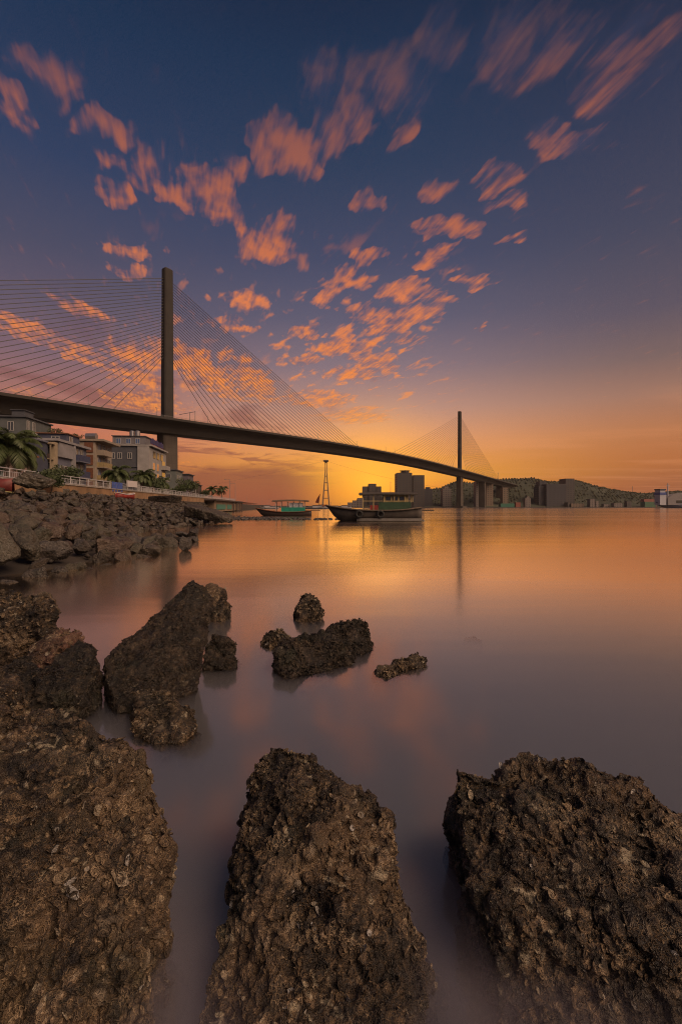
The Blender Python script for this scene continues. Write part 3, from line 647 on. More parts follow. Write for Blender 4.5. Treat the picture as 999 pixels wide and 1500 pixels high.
def scatter_stuff(name, items, label, cat):
    lo = []
    for sd_ in (201,202,203,204):
        gg = random.Random(sd_); pts = [Vector((gg.gauss(0,1),gg.gauss(0,1),gg.gauss(0,1))).normalized() for _ in range(11)]
        m_ = remesh([[Vector((p.x*.55,p.y*.5,p.z*.38)) for p in pts]], .11, 1); displace(m_, lumps(.06, 3, sd_)); a,_n = coords(m_); lo.append((a, [tuple(p.vertices) for p in m_.polygons]))
    V=[]; Fc=[]; k=0
    for (X, Y, z, s) in items:
        a, fs = random.choice(lo); e = Matrix.Rotation(random.uniform(0,6.3),3,'Z') @ Matrix.Rotation(random.uniform(-.6,.6),3,'X')
        b = (a*np.array([s*random.uniform(.8,1.3),s,s*random.uniform(.7,1.2)])) @ np.array(e).T + np.array([X,Y,z])
        V += b.tolist(); Fc += [tuple(i+k for i in f) for f in fs]; k += len(a)
    me = bpy.data.meshes.new(name); me.from_pydata(V, [], Fc); me.materials.append(shorem)
    o = bpy.data.objects.new(name, me); link(o); tag(o, label, cat, kind='stuff'); return o
items = [(X, Y, zbank(X,Y)+s*.12, s) for _, X, Y, s in rest]
for _ in range(1100):
    Y = 8+g.random()**1.3*70; X = g.uniform(xwall(Y)+.3, xshore(Y)+.3)
    if X/Y > -.9: items.append((X, Y, zbank(X,Y)+.0, g.uniform(.10,.28)*(1+Y/90)))
for _ in range(900):
    Y = 70+g.random()*110; X = g.uniform(xwall(Y)+.3, xshore(Y)+.3); items.append((X, Y, zbank(X,Y)+.05, g.uniform(.5,1.0)))
scatter_stuff('rubble', items, 'small broken stones filling the gaps between the bank boulders', 'rubble')
# spit of stones between the bay and the moored boats
items = []
for _ in range(700):
    f = g.random()**1.5; px = 333+f*185; Y = 60+g.uniform(-1,1)*(6*(1-f)+.7)+(1-f)*4
    if px > 425 and math.sin(px*.6)+math.sin(px*.23) < -.6: continue
    items.append((gx(px,Y), Y, .02, g.uniform(.35,.75)*(1.2-.6*f)))
scatter_stuff('stone_spit', items, 'low dark spit of loose stones in front of the moored green boat', 'stones')
# ---------- houses behind the promenade ----------
UX = Vector((-.111, 1, 0)).normalized()     # away from the camera along the sea front
UF = Vector((UX.y, -UX.x, 0))               # out of the facades towards the water
glass = mat('dark_window_glass', (.045,.05,.06), .12, .2, 2, spec=.8)
warmglass = mat('window_glass_painted_sunset_tint', (.10,.085,.07), .04, .1, 2, spec=1.0)  # warmer copy of the glass, sunset glow put into its colour
whitef = mat('white_window_frame', (.32,.31,.30), .6, .1)
tank = mat('steel_water_tank', (.30,.29,.30), .35, .1, metal=.7)
class House:
    """corner = ground corner nearest the camera on the water side; side wall faces the camera, front faces the water"""
    def __init__(s, name, label, corner, side, front, zt, wall, zb=3.86, cat='house'):
        s.c = Vector((corner[0], corner[1], 0)); s.side = side; s.front = front; s.zb = zb; s.zt = zt
        s.r = thing(name, label, cat, (corner[0], corner[1], zb))
        s.wall = wall; s.part('wall', wall, s.boxm(MB(), 0, -side, 0, front, zb, zt))
    def P(s, f, a, z):      # f outwards from the facade, a along the front
        return s.c+UF*f+UX*a+Vector((0,0,z))
    def boxm(s, mb, f0, f1, a0, a1, z0, z1):
        if f0 > f1: f0, f1 = f1, f0
        vs = [s.P(f,a,z) for f,a,z in ((f0,a0,z0),(f1,a0,z0),(f1,a1,z0),(f0,a1,z0),(f0,a0,z1),(f1,a0,z1),(f1,a1,z1),(f0,a1,z1))]
        return mb.add(vs, [(0,3,2,1),(4,5,6,7),(0,1,5,4),(1,2,6,5),(2,3,7,6),(3,0,4,7)])
    def part(s, name, m, mb, parent=None, label=None):
        o = mb.build(name, m); o.parent = parent or s.r
        if parent is None: o.matrix_parent_inverse = Matrix.Translation(-s.r.location)
        if label: o['label'] = label
        return o
    def win_front(s, a, z, w, h, g=None):
        fr = MB(); t_ = .09
        for (a0,a1,z0,z1) in ((a-w/2,a-w/2+t_,z,z+h),(a+w/2-t_,a+w/2,z,z+h),(a-w/2+t_,a+w/2-t_,z,z+t_),(a-w/2+t_,a+w/2-t_,z+h-t_,z+h),(a-.04,a+.04,z+t_,z+h-t_)): s.boxm(fr, .003, .09, a0, a1, z0, z1)
        o = s.part('window', whitef, fr)
        s.part('pane', g or glass, s.boxm(MB(), .002, .04, a-w/2+t_, a+w/2-t_, z+t_, z+h-t_), o)
    def win_side(s, f, z, w, h, g=None):
        fr = MB(); t_ = .09
        for (f0,f1,z0,z1) in ((f-w/2,f-w/2+t_,z,z+h),(f+w/2-t_,f+w/2,z,z+h),(f-w/2+t_,f+w/2-t_,z,z+t_),(f-w/2+t_,f+w/2-t_,z+h-t_,z+h),(f-.04,f+.04,z+t_,z+h-t_)): s.boxm(fr, f0, f1, -.09, -.003, z0, z1)
        o = s.part('window', whitef, fr)
        s.part('pane', g or glass, s.boxm(MB(), f-w/2+t_, f+w/2-t_, -.04, -.002, z+t_, z+h-t_), o)
    def balcony(s, a0, a1, z, d=1.1, m=None, h=.95, rail=None):
        o = s.part('balcony', m or s.wall, s.boxm(MB(), .004, d, a0, a1, z-.16, z))
        mb = MB(); s.boxm(mb, d-.09, d-.01, a0+.01, a1-.01, z+.002, z+h); s.boxm(mb, .01, d-.092, a0+.01, a0+.09, z+.002, z+h); s.boxm(mb, .01, d-.092, a1-.09, a1-.01, z+.002, z+h)
        s.part('parapet', rail or m or s.wall, mb, o)
    def slab(s, name, m, over, z0, z1, of=None):
        of = over if of is None else of
        return s.part(name, m, s.boxm(MB(), of, -s.side-over, -over, s.front+over, z0, z1))
def wm(n, c, **k): return mat(n, tuple(x*.62 for x in c), .85, .18, .7, bump=.15, **k)
# blue house with a cream wing
cream = wm('cream_render', (.42,.34,.23)); blueg = wm('blue_grey_render', (.17,.18,.24)); paleg = wm('pale_grey_render', (.34,.33,.35)); navy = mat('navy_panel', (.035,.042,.085), .7)
c82 = (gx(82,66), 66)
h = House('town_house', 'blue-grey three-storey house with navy balconies and a thin flat overhanging roof', c82, 8.0, 10.0, 11.2, blueg)
h.slab('roof', paleg, .55, 11.202, 11.55)
for z in (6.4, 8.9): 
    h.balcony(5.3, 9.2, z, 1.0, blueg, .95, navy)
    h.win_front(6.4, z+.1, 1.1, 1.9, warmglass if z > 7 else glass); h.win_front(8.1, z+.1, 1.1, 1.9)
h.win_front(2.4, 5.9, 2.2, 1.9); h.part('bay', paleg, h.boxm(MB(), .004, .35, .4, 4.6, 9.0, 11.1)); h.part('pilaster', paleg, h.boxm(MB(), .004, .5, 4.65, 5.2, 3.9, 11.1))
h.win_front(7.2, 4.0, 1.6, 2.0)
h = House('town_house', 'cream wing with two balconies beside the blue-grey house', (gx(82,65)-.05, 65-.15), 3.3, .9, 10.9, cream)
o_ = h
for z in (4.1, 6.4, 8.7):
    for f in (-2.35, -.95): h.win_side(f, z+.15, 1.0, 1.45)
for z in (6.3, 8.5):
    b = h.part('balcony', cream, h.boxm(MB(), -3.2, -.1, -1.0, -.003, z-.15, z)); h.part('parapet', mat('dark_balcony_rail', (.06,.04,.035), .6), h.boxm(MB(), -3.18, -.12, -1.0, -.93, z+.002, z+.62), b)
for f in (-3.3, -.12): h.part('pillar', cream, h.boxm(MB(), f, f+.18, -1.06, -1.003-.0, 3.9, 10.5))
h.part('canopy', cream, h.boxm(MB(), -3.4, .12, -1.2, -.004, 10.5, 10.75))
# rooftop storey of the blue house
h = House('rooftop_room', 'blue painted rooftop room with an orange-brown awning on the blue-grey house', (gx(98,70.5), 70.5), 4.2, 4.4, 12.95, wm('blue_roof_room', (.085,.095,.15)), zb=11.56, cat='rooftop room')
h.slab('roof', mat('rust_roof_sheet', (.16,.07,.04), .8), .25, 12.952, 13.08); h.win_front(1.4, 11.8, 1.1, .9); h.win_side(-1.6, 11.8, 1.2, .8)
# narrow house with brown screens
beige = wm('beige_render', (.40,.33,.26)); brown = mat('brown_wooden_screen', (.13,.05,.025), .75, .3, 4)
h = House('town_house', 'narrow beige four-storey house with brown screens and stacked yellow balconies', (gx(140,80), 80), 3.6, 7.4, 13.2, beige)
h.slab('roof', beige, .3, 13.202, 13.55, of=1.5)
for i, z in enumerate((4.4, 6.7, 9.0, 11.2)):
    h.part('screen', brown, h.boxm(MB(), -1.75, -.35, -.12, -.003, z, z+1.75))
    if i: 
        h.balcony(.7, 4.6, z-.25, 1.2, beige, .8, mat('yellow_balcony_panel', (.24,.185,.09), .8) if i < 3 else beige)
        h.win_front(1.7, z, 1.3, 1.7, mat('blue_curtained_window', (.04,.07,.16), .3)); h.win_front(3.6, z, 1.2, 1.7); h.win_front(5.9, z+.1, 1.5, 1.4, warmglass)
mb = MB(); q = h.P(-1.0, .9, 0); mb.tube([(q.x-.9,q.y,14.15),(q.x+.9,q.y,14.15)], .55, 12); t_ = mb.build('water_tank', tank); tag(t_, 'horizontal steel water tank on the roof of the narrow beige house', 'water tank')
MB_ = MB().box((q.x-.7,q.y-.3,13.55),(q.x-.5,q.y+.3,13.66)); 
# large dark hotel with white front
dark = wm('slate_grey_render', (.105,.11,.13)); white = wm('white_render', (.42,.40,.39))
h = House('hotel', 'large slate-sided hotel with a white front and tall windows catching the sunset', (gx(217,95), 95), 8.2, 12.5, 14.3, dark, cat='hotel')
h.part('facade', white, h.boxm(MB(), .003, .35, 0, 12.5, 3.9, 14.0))
h.part('corner_strip', white, h.boxm(MB(), -2.0, .352, -.25, -.003, 3.9, 14.25))
mb = MB(); h.boxm(mb, .9, -8.3, -.3, 12.6, 14.302, 14.6); h.part('cornice', white, mb)
for z in (5.0, 7.2, 9.4):
    for a in (2.6, 5.6):
        s_ = MB(); h.boxm(s_, .352, .46, a-.75, a+.75, z, z+1.75); w_ = h.part('window', whitef, s_); h.part('pane', mat('amber_light_painted_pane', (.62,.30,.12), .25), h.boxm(MB(), .462, .50, a-.55, a+.55, z+.15, z+1.6), w_)  # reflected sunset painted into the panes as amber colour
for a in (3.2, 6.0, 8.8): 
    s_ = MB(); h.boxm(s_, .352, .44, a-.9, a+.9, 12.1, 13.5); h.part('window', glass, s_)
for z in (5.0, 7.6, 10.2):
    h.balcony(8.6, 12.0, z, 1.5, white, .8); s_ = MB(); h.boxm(s_, .352, .42, 9.0, 11.6, z+.1, z+1.9); h.part('window', warmglass, s_)
for f in (-7.0, -5.6, -3.6): h.win_side(f, 11.6, .9, 1.3)
h.part('ledge', dark, h.boxm(MB(), -8.2, -2.01, -.2, -.003, 9.9, 10.1))
h2 = House('rooftop_room', 'low rooftop room with blue doors on top of the slate-sided hotel', (gx(213,97), 97), 6.6, 6.5, 16.6, wm('grey_roof_room', (.22,.21,.23)), zb=14.61, cat='rooftop room')
h2.slab('roof', dark, .2, 16.602, 16.75)
for f in (-5.4,-3.4,-1.5): h2.win_side(f, 15.0, 1.0, 1.2, mat('blue_door', (.05,.09,.2), .6))
for i, px in enumerate((194, 202)):
    X = gx(px, 99.5); r_ = thing('water_tank', ['upright steel water tank, left one of two above the slate-sided hotel','upright steel water tank, right one of two above the slate-sided hotel'][i], 'water tank', (X, 99.5, 16.76))
    MB().tube([(0,0,.2),(0,0,1.35),(0,0,1.55)], [.55,.55,.2], 14).build('drum', tank, r_); MB().box((-.5,-.5,0),(.5,.5,.19)).build('stand', steel, r_)
# roof sign of illegible cut-out shapes over the hotel front
sg = thing('roof_sign', 'tilted rooftop sign frame with dark cut-out letters over the hotel front', 'sign', h.P(.3, 5, 14.6))
for k in range(9):
    a = 1.5+k*1.05; p0 = h.P(.3, a, 14.7); 
    o = MB().box((-.07,-.32,0),(.07,.32,1.1+.15*math.sin(k*2))).build('letter', mat('navy_sign_paint', (.03,.03,.10), .5), sg); o.location = Vector(p0)-sg.location; o.location.z = .42
fm = MB(); 
for z in (.35, .1): 
    a0, a1 = h.P(.3, 1.0, 0)-h.P(.3,5,0), h.P(.3, 10.6, 0)-h.P(.3,5,0); fm.tube([(a0.x,a0.y,z),(a1.x,a1.y,z)], .05, 5)
fm.build('frame', mat('red_sign_frame', (.25,.04,.03), .6), sg)
# smaller houses further along
teal = wm('grey_green_render', (.17,.19,.18))
h = House('town_house', 'small grey-green house with a pitched end just right of the hotel front', (gx(258,124), 124), 6.5, 8, 11.6, teal); h.slab('roof', dark, .3, 11.602, 11.85)
for f in (-2,-4.4): h.win_side(f, 9.2, 1.2, 1.4)
h.win_front(2, 9.0, 1.4, 1.4); h.win_front(5, 9.0, 1.4, 1.4)
h = House('town_house', 'dark mauve house with a lit upper window, right of the grey-green one', (gx(276,132), 132), 4.5, 7, 11.0, wm('mauve_render', (.15,.13,.16))); h.slab('roof', dark, .4, 11.002, 11.2)
h.win_side(-2.2, 8.8, 1.3, 1.3, mat('amber_light_painted_pane', (.62,.30,.12), .25)); h.balcony(.5, 6, 8.0, 1.0)  # same amber light painted into this pane's colour
h = House('town_house', 'lowest dark house at the far end of the promenade row', (gx(290,137), 137), 3.0, 6, 8.2, wm('dark_brown_render', (.09,.07,.06))); h.slab('roof', dark, .3, 8.202, 8.35); h.win_side(-1.5, 6.2, 1.0, 1.0)
# the grey house behind, and the ones at the left edge
h = House('town_house', 'tall grey and teal house behind the others with a pair of white-framed windows', (gx(38,80), 80), 6.5, 8.6, 17.4, wm('teal_grey_render', (.14,.155,.16)))
h.slab('roof', dark, .3, 17.402, 17.65)
for z in (15.0, 12.0, 9.2):
    for a in (1.3, 3.0): h.win_front(a-.5, z, .9, 1.9)
    h.win_side(-2.4, z, 1.0, 1.6)
h.balcony(.2, 4.2, 14.6, .8, whitef, .3); h.balcony(.2, 4.2, 11.6, .8, mat('pink_balcony', (.40,.24,.24), .8), .7)
h2 = House('rooftop_room', 'small dark stair house on top of the tall grey and teal house', (gx(37,82), 82), 2.2, 2.8, 19.0, dark, zb=17.66, cat='rooftop room'); h2.slab('roof', dark, .2, 19.002, 19.12)
h = House('town_house', 'dark blue house half hidden behind the big palm', (gx(50,60.5), 60.5), 3.3, 3.6, 10.6, wm('dark_blue_render', (.075,.085,.13))); h.slab('roof', blueg, .25, 10.602, 10.8)
h.win_side(-1.7, 8.0, 1.0, 1.4); h.win_side(-1.7, 5.2, 1.2, 1.6)
h = House('town_house', 'pink rendered house cut off by the left edge under the palm', (gx(15,50), 50), 8, 5, 7.6, wm('pink_render', (.36,.25,.22))); h.slab('roof', mat('rust_roof_sheet', (.16,.07,.04), .8), .3, 7.602, 7.8)
for f in (-1.0,-2.6): h.win_side(f, 5.0, .8, 1.7, mat('teal_curtained_window', (.12,.18,.17), .3))
# ---------- palms, trees ----------
leafm = mat('palm_leaf', (.055,.075,.022), .6, .4, 1.2); trunkm = mat('palm_trunk', (.13,.10,.07), .9, .3, 4, bump=.5)
bushm = mat('tree_leaf', (.045,.062,.022), .7, .45, 1.5); barkm = mat('tree_bark', (.09,.065,.045), .9, .3, 4, bump=.5)
def palm(label, X, Y, zb, zc, L, nf=22, seed=1, lean=.0, group=None, name='palm_tree'):
    g = random.Random(seed); r = thing(name, label, 'palm tree', (X,Y,zb), group); H = zc-zb
    MB().tube([(lean*(k/8)**1.6*H,0,H*k/8) for k in range(9)], [.20-.07*k/8 for k in range(9)], 8).build('trunk', trunkm, r)
    top_ = Vector((lean*H,0,H)); mb = MB()
    for i in range(nf):
        a = i*2.399+g.uniform(-.2,.2); up = g.uniform(-.25,1.15) if i > 3 else 1.3; Lf = L*g.uniform(.85,1.1); d0 = Vector((math.cos(a), math.sin(a), 0))
        pts = []; p = top_.copy(); ang_ = up
        for k in range(11):
            pts.append(p.copy()); st = Lf/10; p = p+(d0*math.cos(ang_)+Vector((0,0,1))*math.sin(ang_))*st; ang_ -= (.17+.10*k/10)*g.uniform(.8,1.2)
        mb.tube(pts, [.028*(1-k/12) for k in range(11)], 4)
        side = d0.cross(Vector((0,0,1)))
        for k in range(1, 11):
            for sub in (0, .25, .5, .75):
                q = pts[k-1].lerp(pts[k], sub); w = Lf*.26*math.sin(math.pi*min(1,(k+sub)/11.3)**.7)+.06
                tdir = (pts[k]-pts[k-1]).normalized()
                for sgn in (-1, 1):
                    tip = q+side*sgn*w*.75+tdir*w*.55-Vector((0,0,1))*w*g.uniform(.35,.75)
                    mid_ = q.lerp(tip,.5)+Vector((0,0,w*.08)); e = tdir*(.018+.012*L)
                    mb.add([q-e*.5, q+e*.5, mid_+e, tip, mid_-e*.6], [(0,1,2,3,4)])
    mb.build('crown', leafm, r); return r
def leafy(label, X, Y, zb, H, R, seed=1, n=1500, name='tree', trunk=True, leaf=.16, cat='tree', flat=1.0, group=None, clumps=9):
    g = np.random.default_rng(seed); r = thing(name, label, cat, (X,Y,zb), group)
    cs = [(g.normal(0,R*.5), g.normal(0,R*.5), H-R*flat*g.uniform(.2,1.3), R*g.uniform(.35,.6)) for _ in range(clumps)]
    if trunk:
        mb = MB().tube([(0,0,0),(.05,0,H*.3),(0,.05,H*.62)], [.07+H*.012,.05+H*.01,.04+H*.006], 7)
        for c in cs: mb.tube([(0,0,H*.35),(c[0]*.5,c[1]*.5,(H*.35+c[2])/2),(c[0],c[1],c[2])], [.05,.035,.015], 5)
        mb.build('trunk', barkm, r)
    V = []; Fc = []
    for i in range(n):
        c = cs[i%clumps]; v = g.normal(0,1,3); v /= np.linalg.norm(v); v *= c[3]*g.random()**.35; v[2] *= .75
        p = np.array(c[:3])+v; u = g.normal(0,1,3); u /= np.linalg.norm(u); w = np.cross(u, g.normal(0,1,3)); w /= np.linalg.norm(w)
        s = leaf*g.uniform(.6,1.3); k = len(V); V += [tuple(p-u*s), tuple(p+w*s*.45), tuple(p+u*s), tuple(p-w*s*.45)]; Fc.append((k,k+1,k+2,k+3))
    MBc = MB(); MBc.v = V; MBc.f = Fc; MBc.build('crown', bushm, r); return r
palm('big dark palm with long drooping fronds at the left edge', gx(12,43), 43, 3.9, gz(655,43), 3.6, 30, 3, .05)
palm('second palm with lower fronds between the big palm and the cream wing', gx(30,47), 47, 3.9, gz(668,47), 2.8, 22, 4, -.05)
palm('bushy palm in front of the narrow beige house', gx(172,68), 68, 3.9, gz(693,68), 2.7, 30, 5, .0)
palm('dense palm in front of the dark side of the hotel', gx(208,72), 72, 3.9, gz(698,72), 2.5, 30, 6, .03)
palm('low palm in front of the white hotel front', gx(238,84), 84, 3.9, gz(707,84), 2.4, 26, 7, -.03)
palm('left one of the two small palms silhouetted at the end of the promenade', gx(311,150), 150, 3.9, gz(717,150), 2.6, 22, 8, .0)
palm('right one of the two small palms silhouetted at the end of the promenade', gx(325,150), 150, 3.9, gz(717.5,150), 2.8, 22, 9, .02)
leafy('round leafy shrub tree with a thin trunk in front of the promenade wall', gx(76,40.5), 40.5, 2.8, gz(690,40.5)-2.8, 1.35, 11, 1800, leaf=.12, flat=.7)
leafy('wide low tree between the round shrub and the narrow beige house', gx(100,52), 52, 3.9, 2.2, 1.6, 12, 1600, leaf=.14, flat=.6)
leafy('roadside tree right of the low palm at the hotel', gx(224,78), 78, 3.9, 3.6, 1.9, 13, 1700, leaf=.17)
leafy('dark tree in front of the grey-green house', gx(262,100), 100, 3.9, 4.0, 2.3, 14, 1700, leaf=.2)
leafy('dark tree in front of the mauve house', gx(278,112), 112, 3.9, 4.4, 2.3, 15, 1700, leaf=.2)
leafy('low bush beside the two small palms', gx(299,140), 140, 3.9, 2.6, 1.8, 16, 900, leaf=.22, flat=.6)
leafy('small tree growing from the roof terrace behind the blue-grey house', gx(80,86), 86, gz(645,86)-3, 5.4, 1.3, 17, 900, leaf=.14)
leafy('wispy rooftop plant left of the narrow beige house', gx(112,84), 84, gz(648,84)-2.4, 4.2, .75, 18, 260, leaf=.12)
# street lamps at the end of the promenade
def street_lamp(label, px, Y, pyt):
    zt = gz(pyt, Y); r = thing('street_lamp', label, 'street lamp', (gx(px,Y), Y, 3.9)); H = zt-3.9
    MB().tube([(0,0,0),(0,0,H*.9),(0,0,H)], [.11,.08,.06], 7).build('pole', steel, r)
    MB().tube([(0,0,H),(-.9,0,H+.15),(-1.6,0,H+.12)], .05, 5).build('arm', steel, r); MB().box((-2.1,-.14,H+.02),(-1.5,.14,H+.13)).build('lamp_head', steel, r)
street_lamp('taller street lamp pole, left one of the pair past the small palms', 337, 168, 702.5)
street_lamp('shorter street lamp pole, right one of the pair past the small palms', 345, 176, 708.5)
street_lamp('thin street lamp at the right edge of the last houses', 287, 120, 711)
# things on and under the promenade
bl = MB(); Y0 = 58.0
tarp = mat('blue_tarpaulin', (.05,.09,.30), .6, .3, 3); clothm = mat('white_banner_cloth', (.5,.46,.46), .8, .1); redp = mat('faded_dark_red_paint', (.20,.025,.02), .6, .4, 3)
rows = []
for k in range(13):
    f = k/12; Y = 56.2+f*3.6; rows.append([(xwall(Y)-.02+.05*math.sin(k*1.9)+.03, Y, z) for z in (ZW+.85, ZW+.5, ZW+.1, ZW-.35)]+[(xwall(Y)-.06+.05*math.sin(k*1.9)+.03, Y, z) for z in (ZW-.35, ZW+.1, ZW+.5, ZW+.85)])
o = MB().loft(rows).build('tarpaulin', tarp); tag(o, 'blue tarpaulin hung over the white promenade railing', 'tarpaulin')
bn_ = thing('banner', 'plain white banner stretched behind the railing beside the blue tarpaulin', 'banner', (gx(193,63), 63, 3.9))
b1, b2 = Vector((gx(186,61.5)-gx(193,63), -1.5, 0)), Vector((gx(201,64.5)-gx(193,63), 1.5, 0))
dd = (b2-b1).normalized(); nn = Vector((dd.y,-dd.x,0))*.03
MB().add([b1+nn+Vector((0,0,z)) for z in (.5,1.35)]+[b2+nn+Vector((0,0,z)) for z in (1.35,.5)]+[b1-nn+Vector((0,0,z)) for z in (.5,1.35)]+[b2-nn+Vector((0,0,z)) for z in (1.35,.5)], [(0,1,2,3),(7,6,5,4),(0,4,5,1),(1,5,6,2),(2,6,7,3),(3,7,4,0)]).build('cloth', clothm, bn_)
for b in (b1, b2): MB().tube([b+nn*3, b+nn*3+Vector((0,0,1.45))], .04, 6).build('post', steel, bn_)
def skiff(name, label, loc, L, W_, H, m, m2, rz, upside=False):
    r = thing(name, label, 'boat', loc, rz=rz); secs = []; n = 13
    for i in range(n):
        f = i/(n-1); x_ = (f-.5)*L; w = W_/2*math.sin(math.pi*min(1,max(0,f*.85+.12)))**.6*(1 if 0<i<n-1 else .35); sh = .35*(2*f-1)**2*H
        prof = [(-w,H+sh),(-w*.92,H*.45),(-w*.5,.04),(0,0),(w*.5,.04),(w*.92,H*.45),(w,H+sh),(w*.86,H+sh),(w*.8,H*.5),(0,H*.25),(-w*.8,H*.5),(-w*.86,H+sh)]
        secs.append([(x_, y_, (1.35*H-z_) if upside else z_) for y_, z_ in prof])
    MB().loft(secs).build('hull', m, r, smooth=True)
    st = MB()
    for sg_ in (-1, 1): st.tube([(s_[0 if sg_<0 else 6][0], s_[0 if sg_<0 else 6][1]*1.02, s_[0 if sg_<0 else 6][2]) for s_ in secs], .05, 5)
    st.build('gunwale', m2, r); return r
skiff('upturned_boat', 'upturned red boat with an olive rim cut off by the left edge below the railing', (gx(-14,33), 33, 2.7), 4.0, 1.9, .75, mat('faded_red_hull', (.14,.025,.022), .6, .3, 2), mat('olive_rim_paint', (.22,.19,.07), .7), -.2, True)
skiff('rowing_boat', 'small dark red boat lying on the stones under the blue tarpaulin', (gx(184,55), 55, 2.55), 2.8, 1.2, .6, redp, clothm, 1.2, False)
# quay house at the tip of the promenade
q = thing('quay_building', 'low brown quay building with teal shutters under the end of the promenade', 'building', (gx(325,150), 150, 0))
qa = (gx(298,140), gx(346,182))
def qp(mb, name, m): o = mb.build(name, m); o.parent = q; o.matrix_parent_inverse = Matrix.Translation(-q.location); return o
def strip(Ya, Yb, off, z0, z1, th=.3):
    mb = MB(); prism(mb, [(xwall(Ya)+off,Ya),(xwall(Yb)+off,Yb)], th, z0, z1); return mb
qp(strip(118,182,2.2,.3,3.3,2.0), 'wall', mat('brown_quay_wall', (.20,.14,.09), .9, .3, .5)); qp(strip(116,183.5,3.0,3.302,3.7,3.4), 'roof_slab', mat('dark_slab', (.07,.05,.045), .9))
for (a,b) in ((122,138),(142,152)): qp(strip(a,b,2.36,.9,2.3,.15), 'shutter', mat('teal_shutter', (.03,.16,.13), .6, .2))
qp(strip(156,160,2.36,.6,2.6,.15), 'door', mat('tan_door', (.45,.28,.16), .7))
for a in (154.5, 164, 172, 180): qp(strip(a,a+.8,2.9,.2,3.3,.4), 'column', mat('dark_slab', (.07,.05,.045), .9))
# ---------- boats ----------
def hull(n, L, W_, H, bow, stern, rake, m, root, name='hull', z_low=-.5, flare=1.0):
    """bow at -x; bow / stern = extra sheer"""
    secs = []
    for i in range(n):
        f = i/(n-1); w = W_/2*(1-(1-min(1,f/.42))**2.2)*(1 if f < .7 else 1-.18*((f-.7)/.3)**2); w = max(w, .05)
        sh = H+bow*(max(0,1-f/.45))**2+stern*(max(0,(f-.6)/.4))**2; kz = z_low+(.9*H*(max(0,1-f/.22))**2); x_ = -L/2+L*f
        pr = []
        for k in range(9):
            a = k/8; yy = -w+2*w*a; e = abs(2*a-1); zz_ = kz+(sh-kz)*(e**2.6); pr.append((x_-rake*(max(0,1-f/.3))*((zz_-kz)/(sh-kz+.01))*1.0, yy, zz_))
        secs.append(pr+[(pr[-1][0], w*.85, sh-.02), (x_, 0, sh-.35), (pr[0][0], -w*.85, sh-.02)])
    o = MB().loft(secs).build(name, m, root, smooth=True); return secs
woodd = mat('weathered_dark_hull_planks', (.05,.04,.033), .8, .4, 1.2); band = mat('pale_hull_band', (.17,.155,.14), .8, .25, 1.5); greenp = mat('green_cabin_paint', (.025,.06,.03), .6, .3, 1.5); tyrem = mat('tyre_rubber', (.02,.02,.02), .9)
tealp = mat('teal_cabin_paint', (.01,.20,.14), .5, .2, 1.5); roofb = mat('brown_boat_roof', (.12,.08,.05), .8, .3, 2); ylw = mat('yellowed_cabin_wood', (.42,.32,.15), .7, .2, 2); redl = mat('red_boot_stripe', (.25,.03,.02), .6)
Y = 54.0
r = thing('wooden_boat', 'large dark wooden ferry boat with a green cabin and tyres hung on its side', 'boat', (gx(552,Y), Y, 0), rz=math.radians(-4))
secs = hull(19, 10.3, 3.0, 1.25, .6, .35, .9, woodd, r)
st = MB(); st.loft([[(s[0][0], s[0][1]*1.01-.03, .05), (s[0][0], s[0][1]*1.01-.03, .34), (s[0][0], s[0][1]*.97, .34), (s[0][0], s[0][1]*.97, .05)] for s in secs[5:]]); st.build('hull_band', band, r)
g1_ = MB(); 
for k_ in (0, 8): g1_.tube([(s[k_][0], s[k_][1]*1.02, s[k_][2]) for s in secs], .09, 6)
g1_.build('gunwale', mat('worn_gunwale', (.12,.09,.065), .8), r)
MB().tube([(-5.2,0,1.5),(-6.1,0,1.85),(-6.5,0,1.75)], [.16,.12,.08], 7).build('stem_post', mat('orange_bow_paint', (.28,.09,.04), .7), r)
MB().box((.2,-1.25,1.0),(3.9,1.25,2.2)).build('cabin', greenp, r)
mb = MB()
for x_ in (-1.6,-.4,.8,2.0,3.2,4.1):
    for y_ in (-1.2,1.2): mb.box((x_-.05,y_-.05,1.0 if x_<0 else 2.202),(x_+.05,y_+.05,3.12))
    
mb.box((-1.6,-1.22,2.3),(4.1,-1.18,2.38)); mb.build('posts', ylw, r)
cab = MB().box((.9,-1.05,2.203),(3.6,1.05,3.05)).build('wheelhouse', ylw, r)
for x_ in (1.3,2.1,2.9): MB().box((x_-.28,-1.08,2.4),(x_+.28,-1.053,2.85)).build('window', glass, cab)
MB().loft([[(x_,y_,z_+(.06*math.cos((x_-1.2)/3.4*1.3))) for y_,z_ in ((-1.5,3.12),(-.8,3.28),(0,3.34),(.8,3.28),(1.5,3.12),(1.5,3.02),(0,3.24),(-1.5,3.02))] for x_ in np.linspace(-2.1,4.6,8)]).build('roof', mat('dark_canopy_roof', (.055,.045,.035), .8), r)
for x_ in (-2.05, .4): 
    t_ = MB().torus((x_,-1.60,.82), .34, .13).build('tyre', tyrem, r, smooth=True)
MB().box((-.8,-1.2,1.16),(.15,-.5,1.85)).build('crate', redp, r)
MB().box((3.9,-.7,1.2),(6.6,.7,1.32)).build('stern_platform', woodd, r)
MB().tube([(4.6,0,.3),(6.4,0,-.25)], .05, 5).build('rudder_shaft', steel, r)
Y = 84.0
r = thing('wooden_boat', 'smaller dark boat with a bright teal cabin and a curved brown roof', 'boat', (gx(420,Y), Y, 0), rz=math.radians(3))
secs = hull(19, 9.2, 2.6, .75, .75, .3, 1.2, mat('near_black_hull', (.04,.025,.02), .7), r)
g1_ = MB()
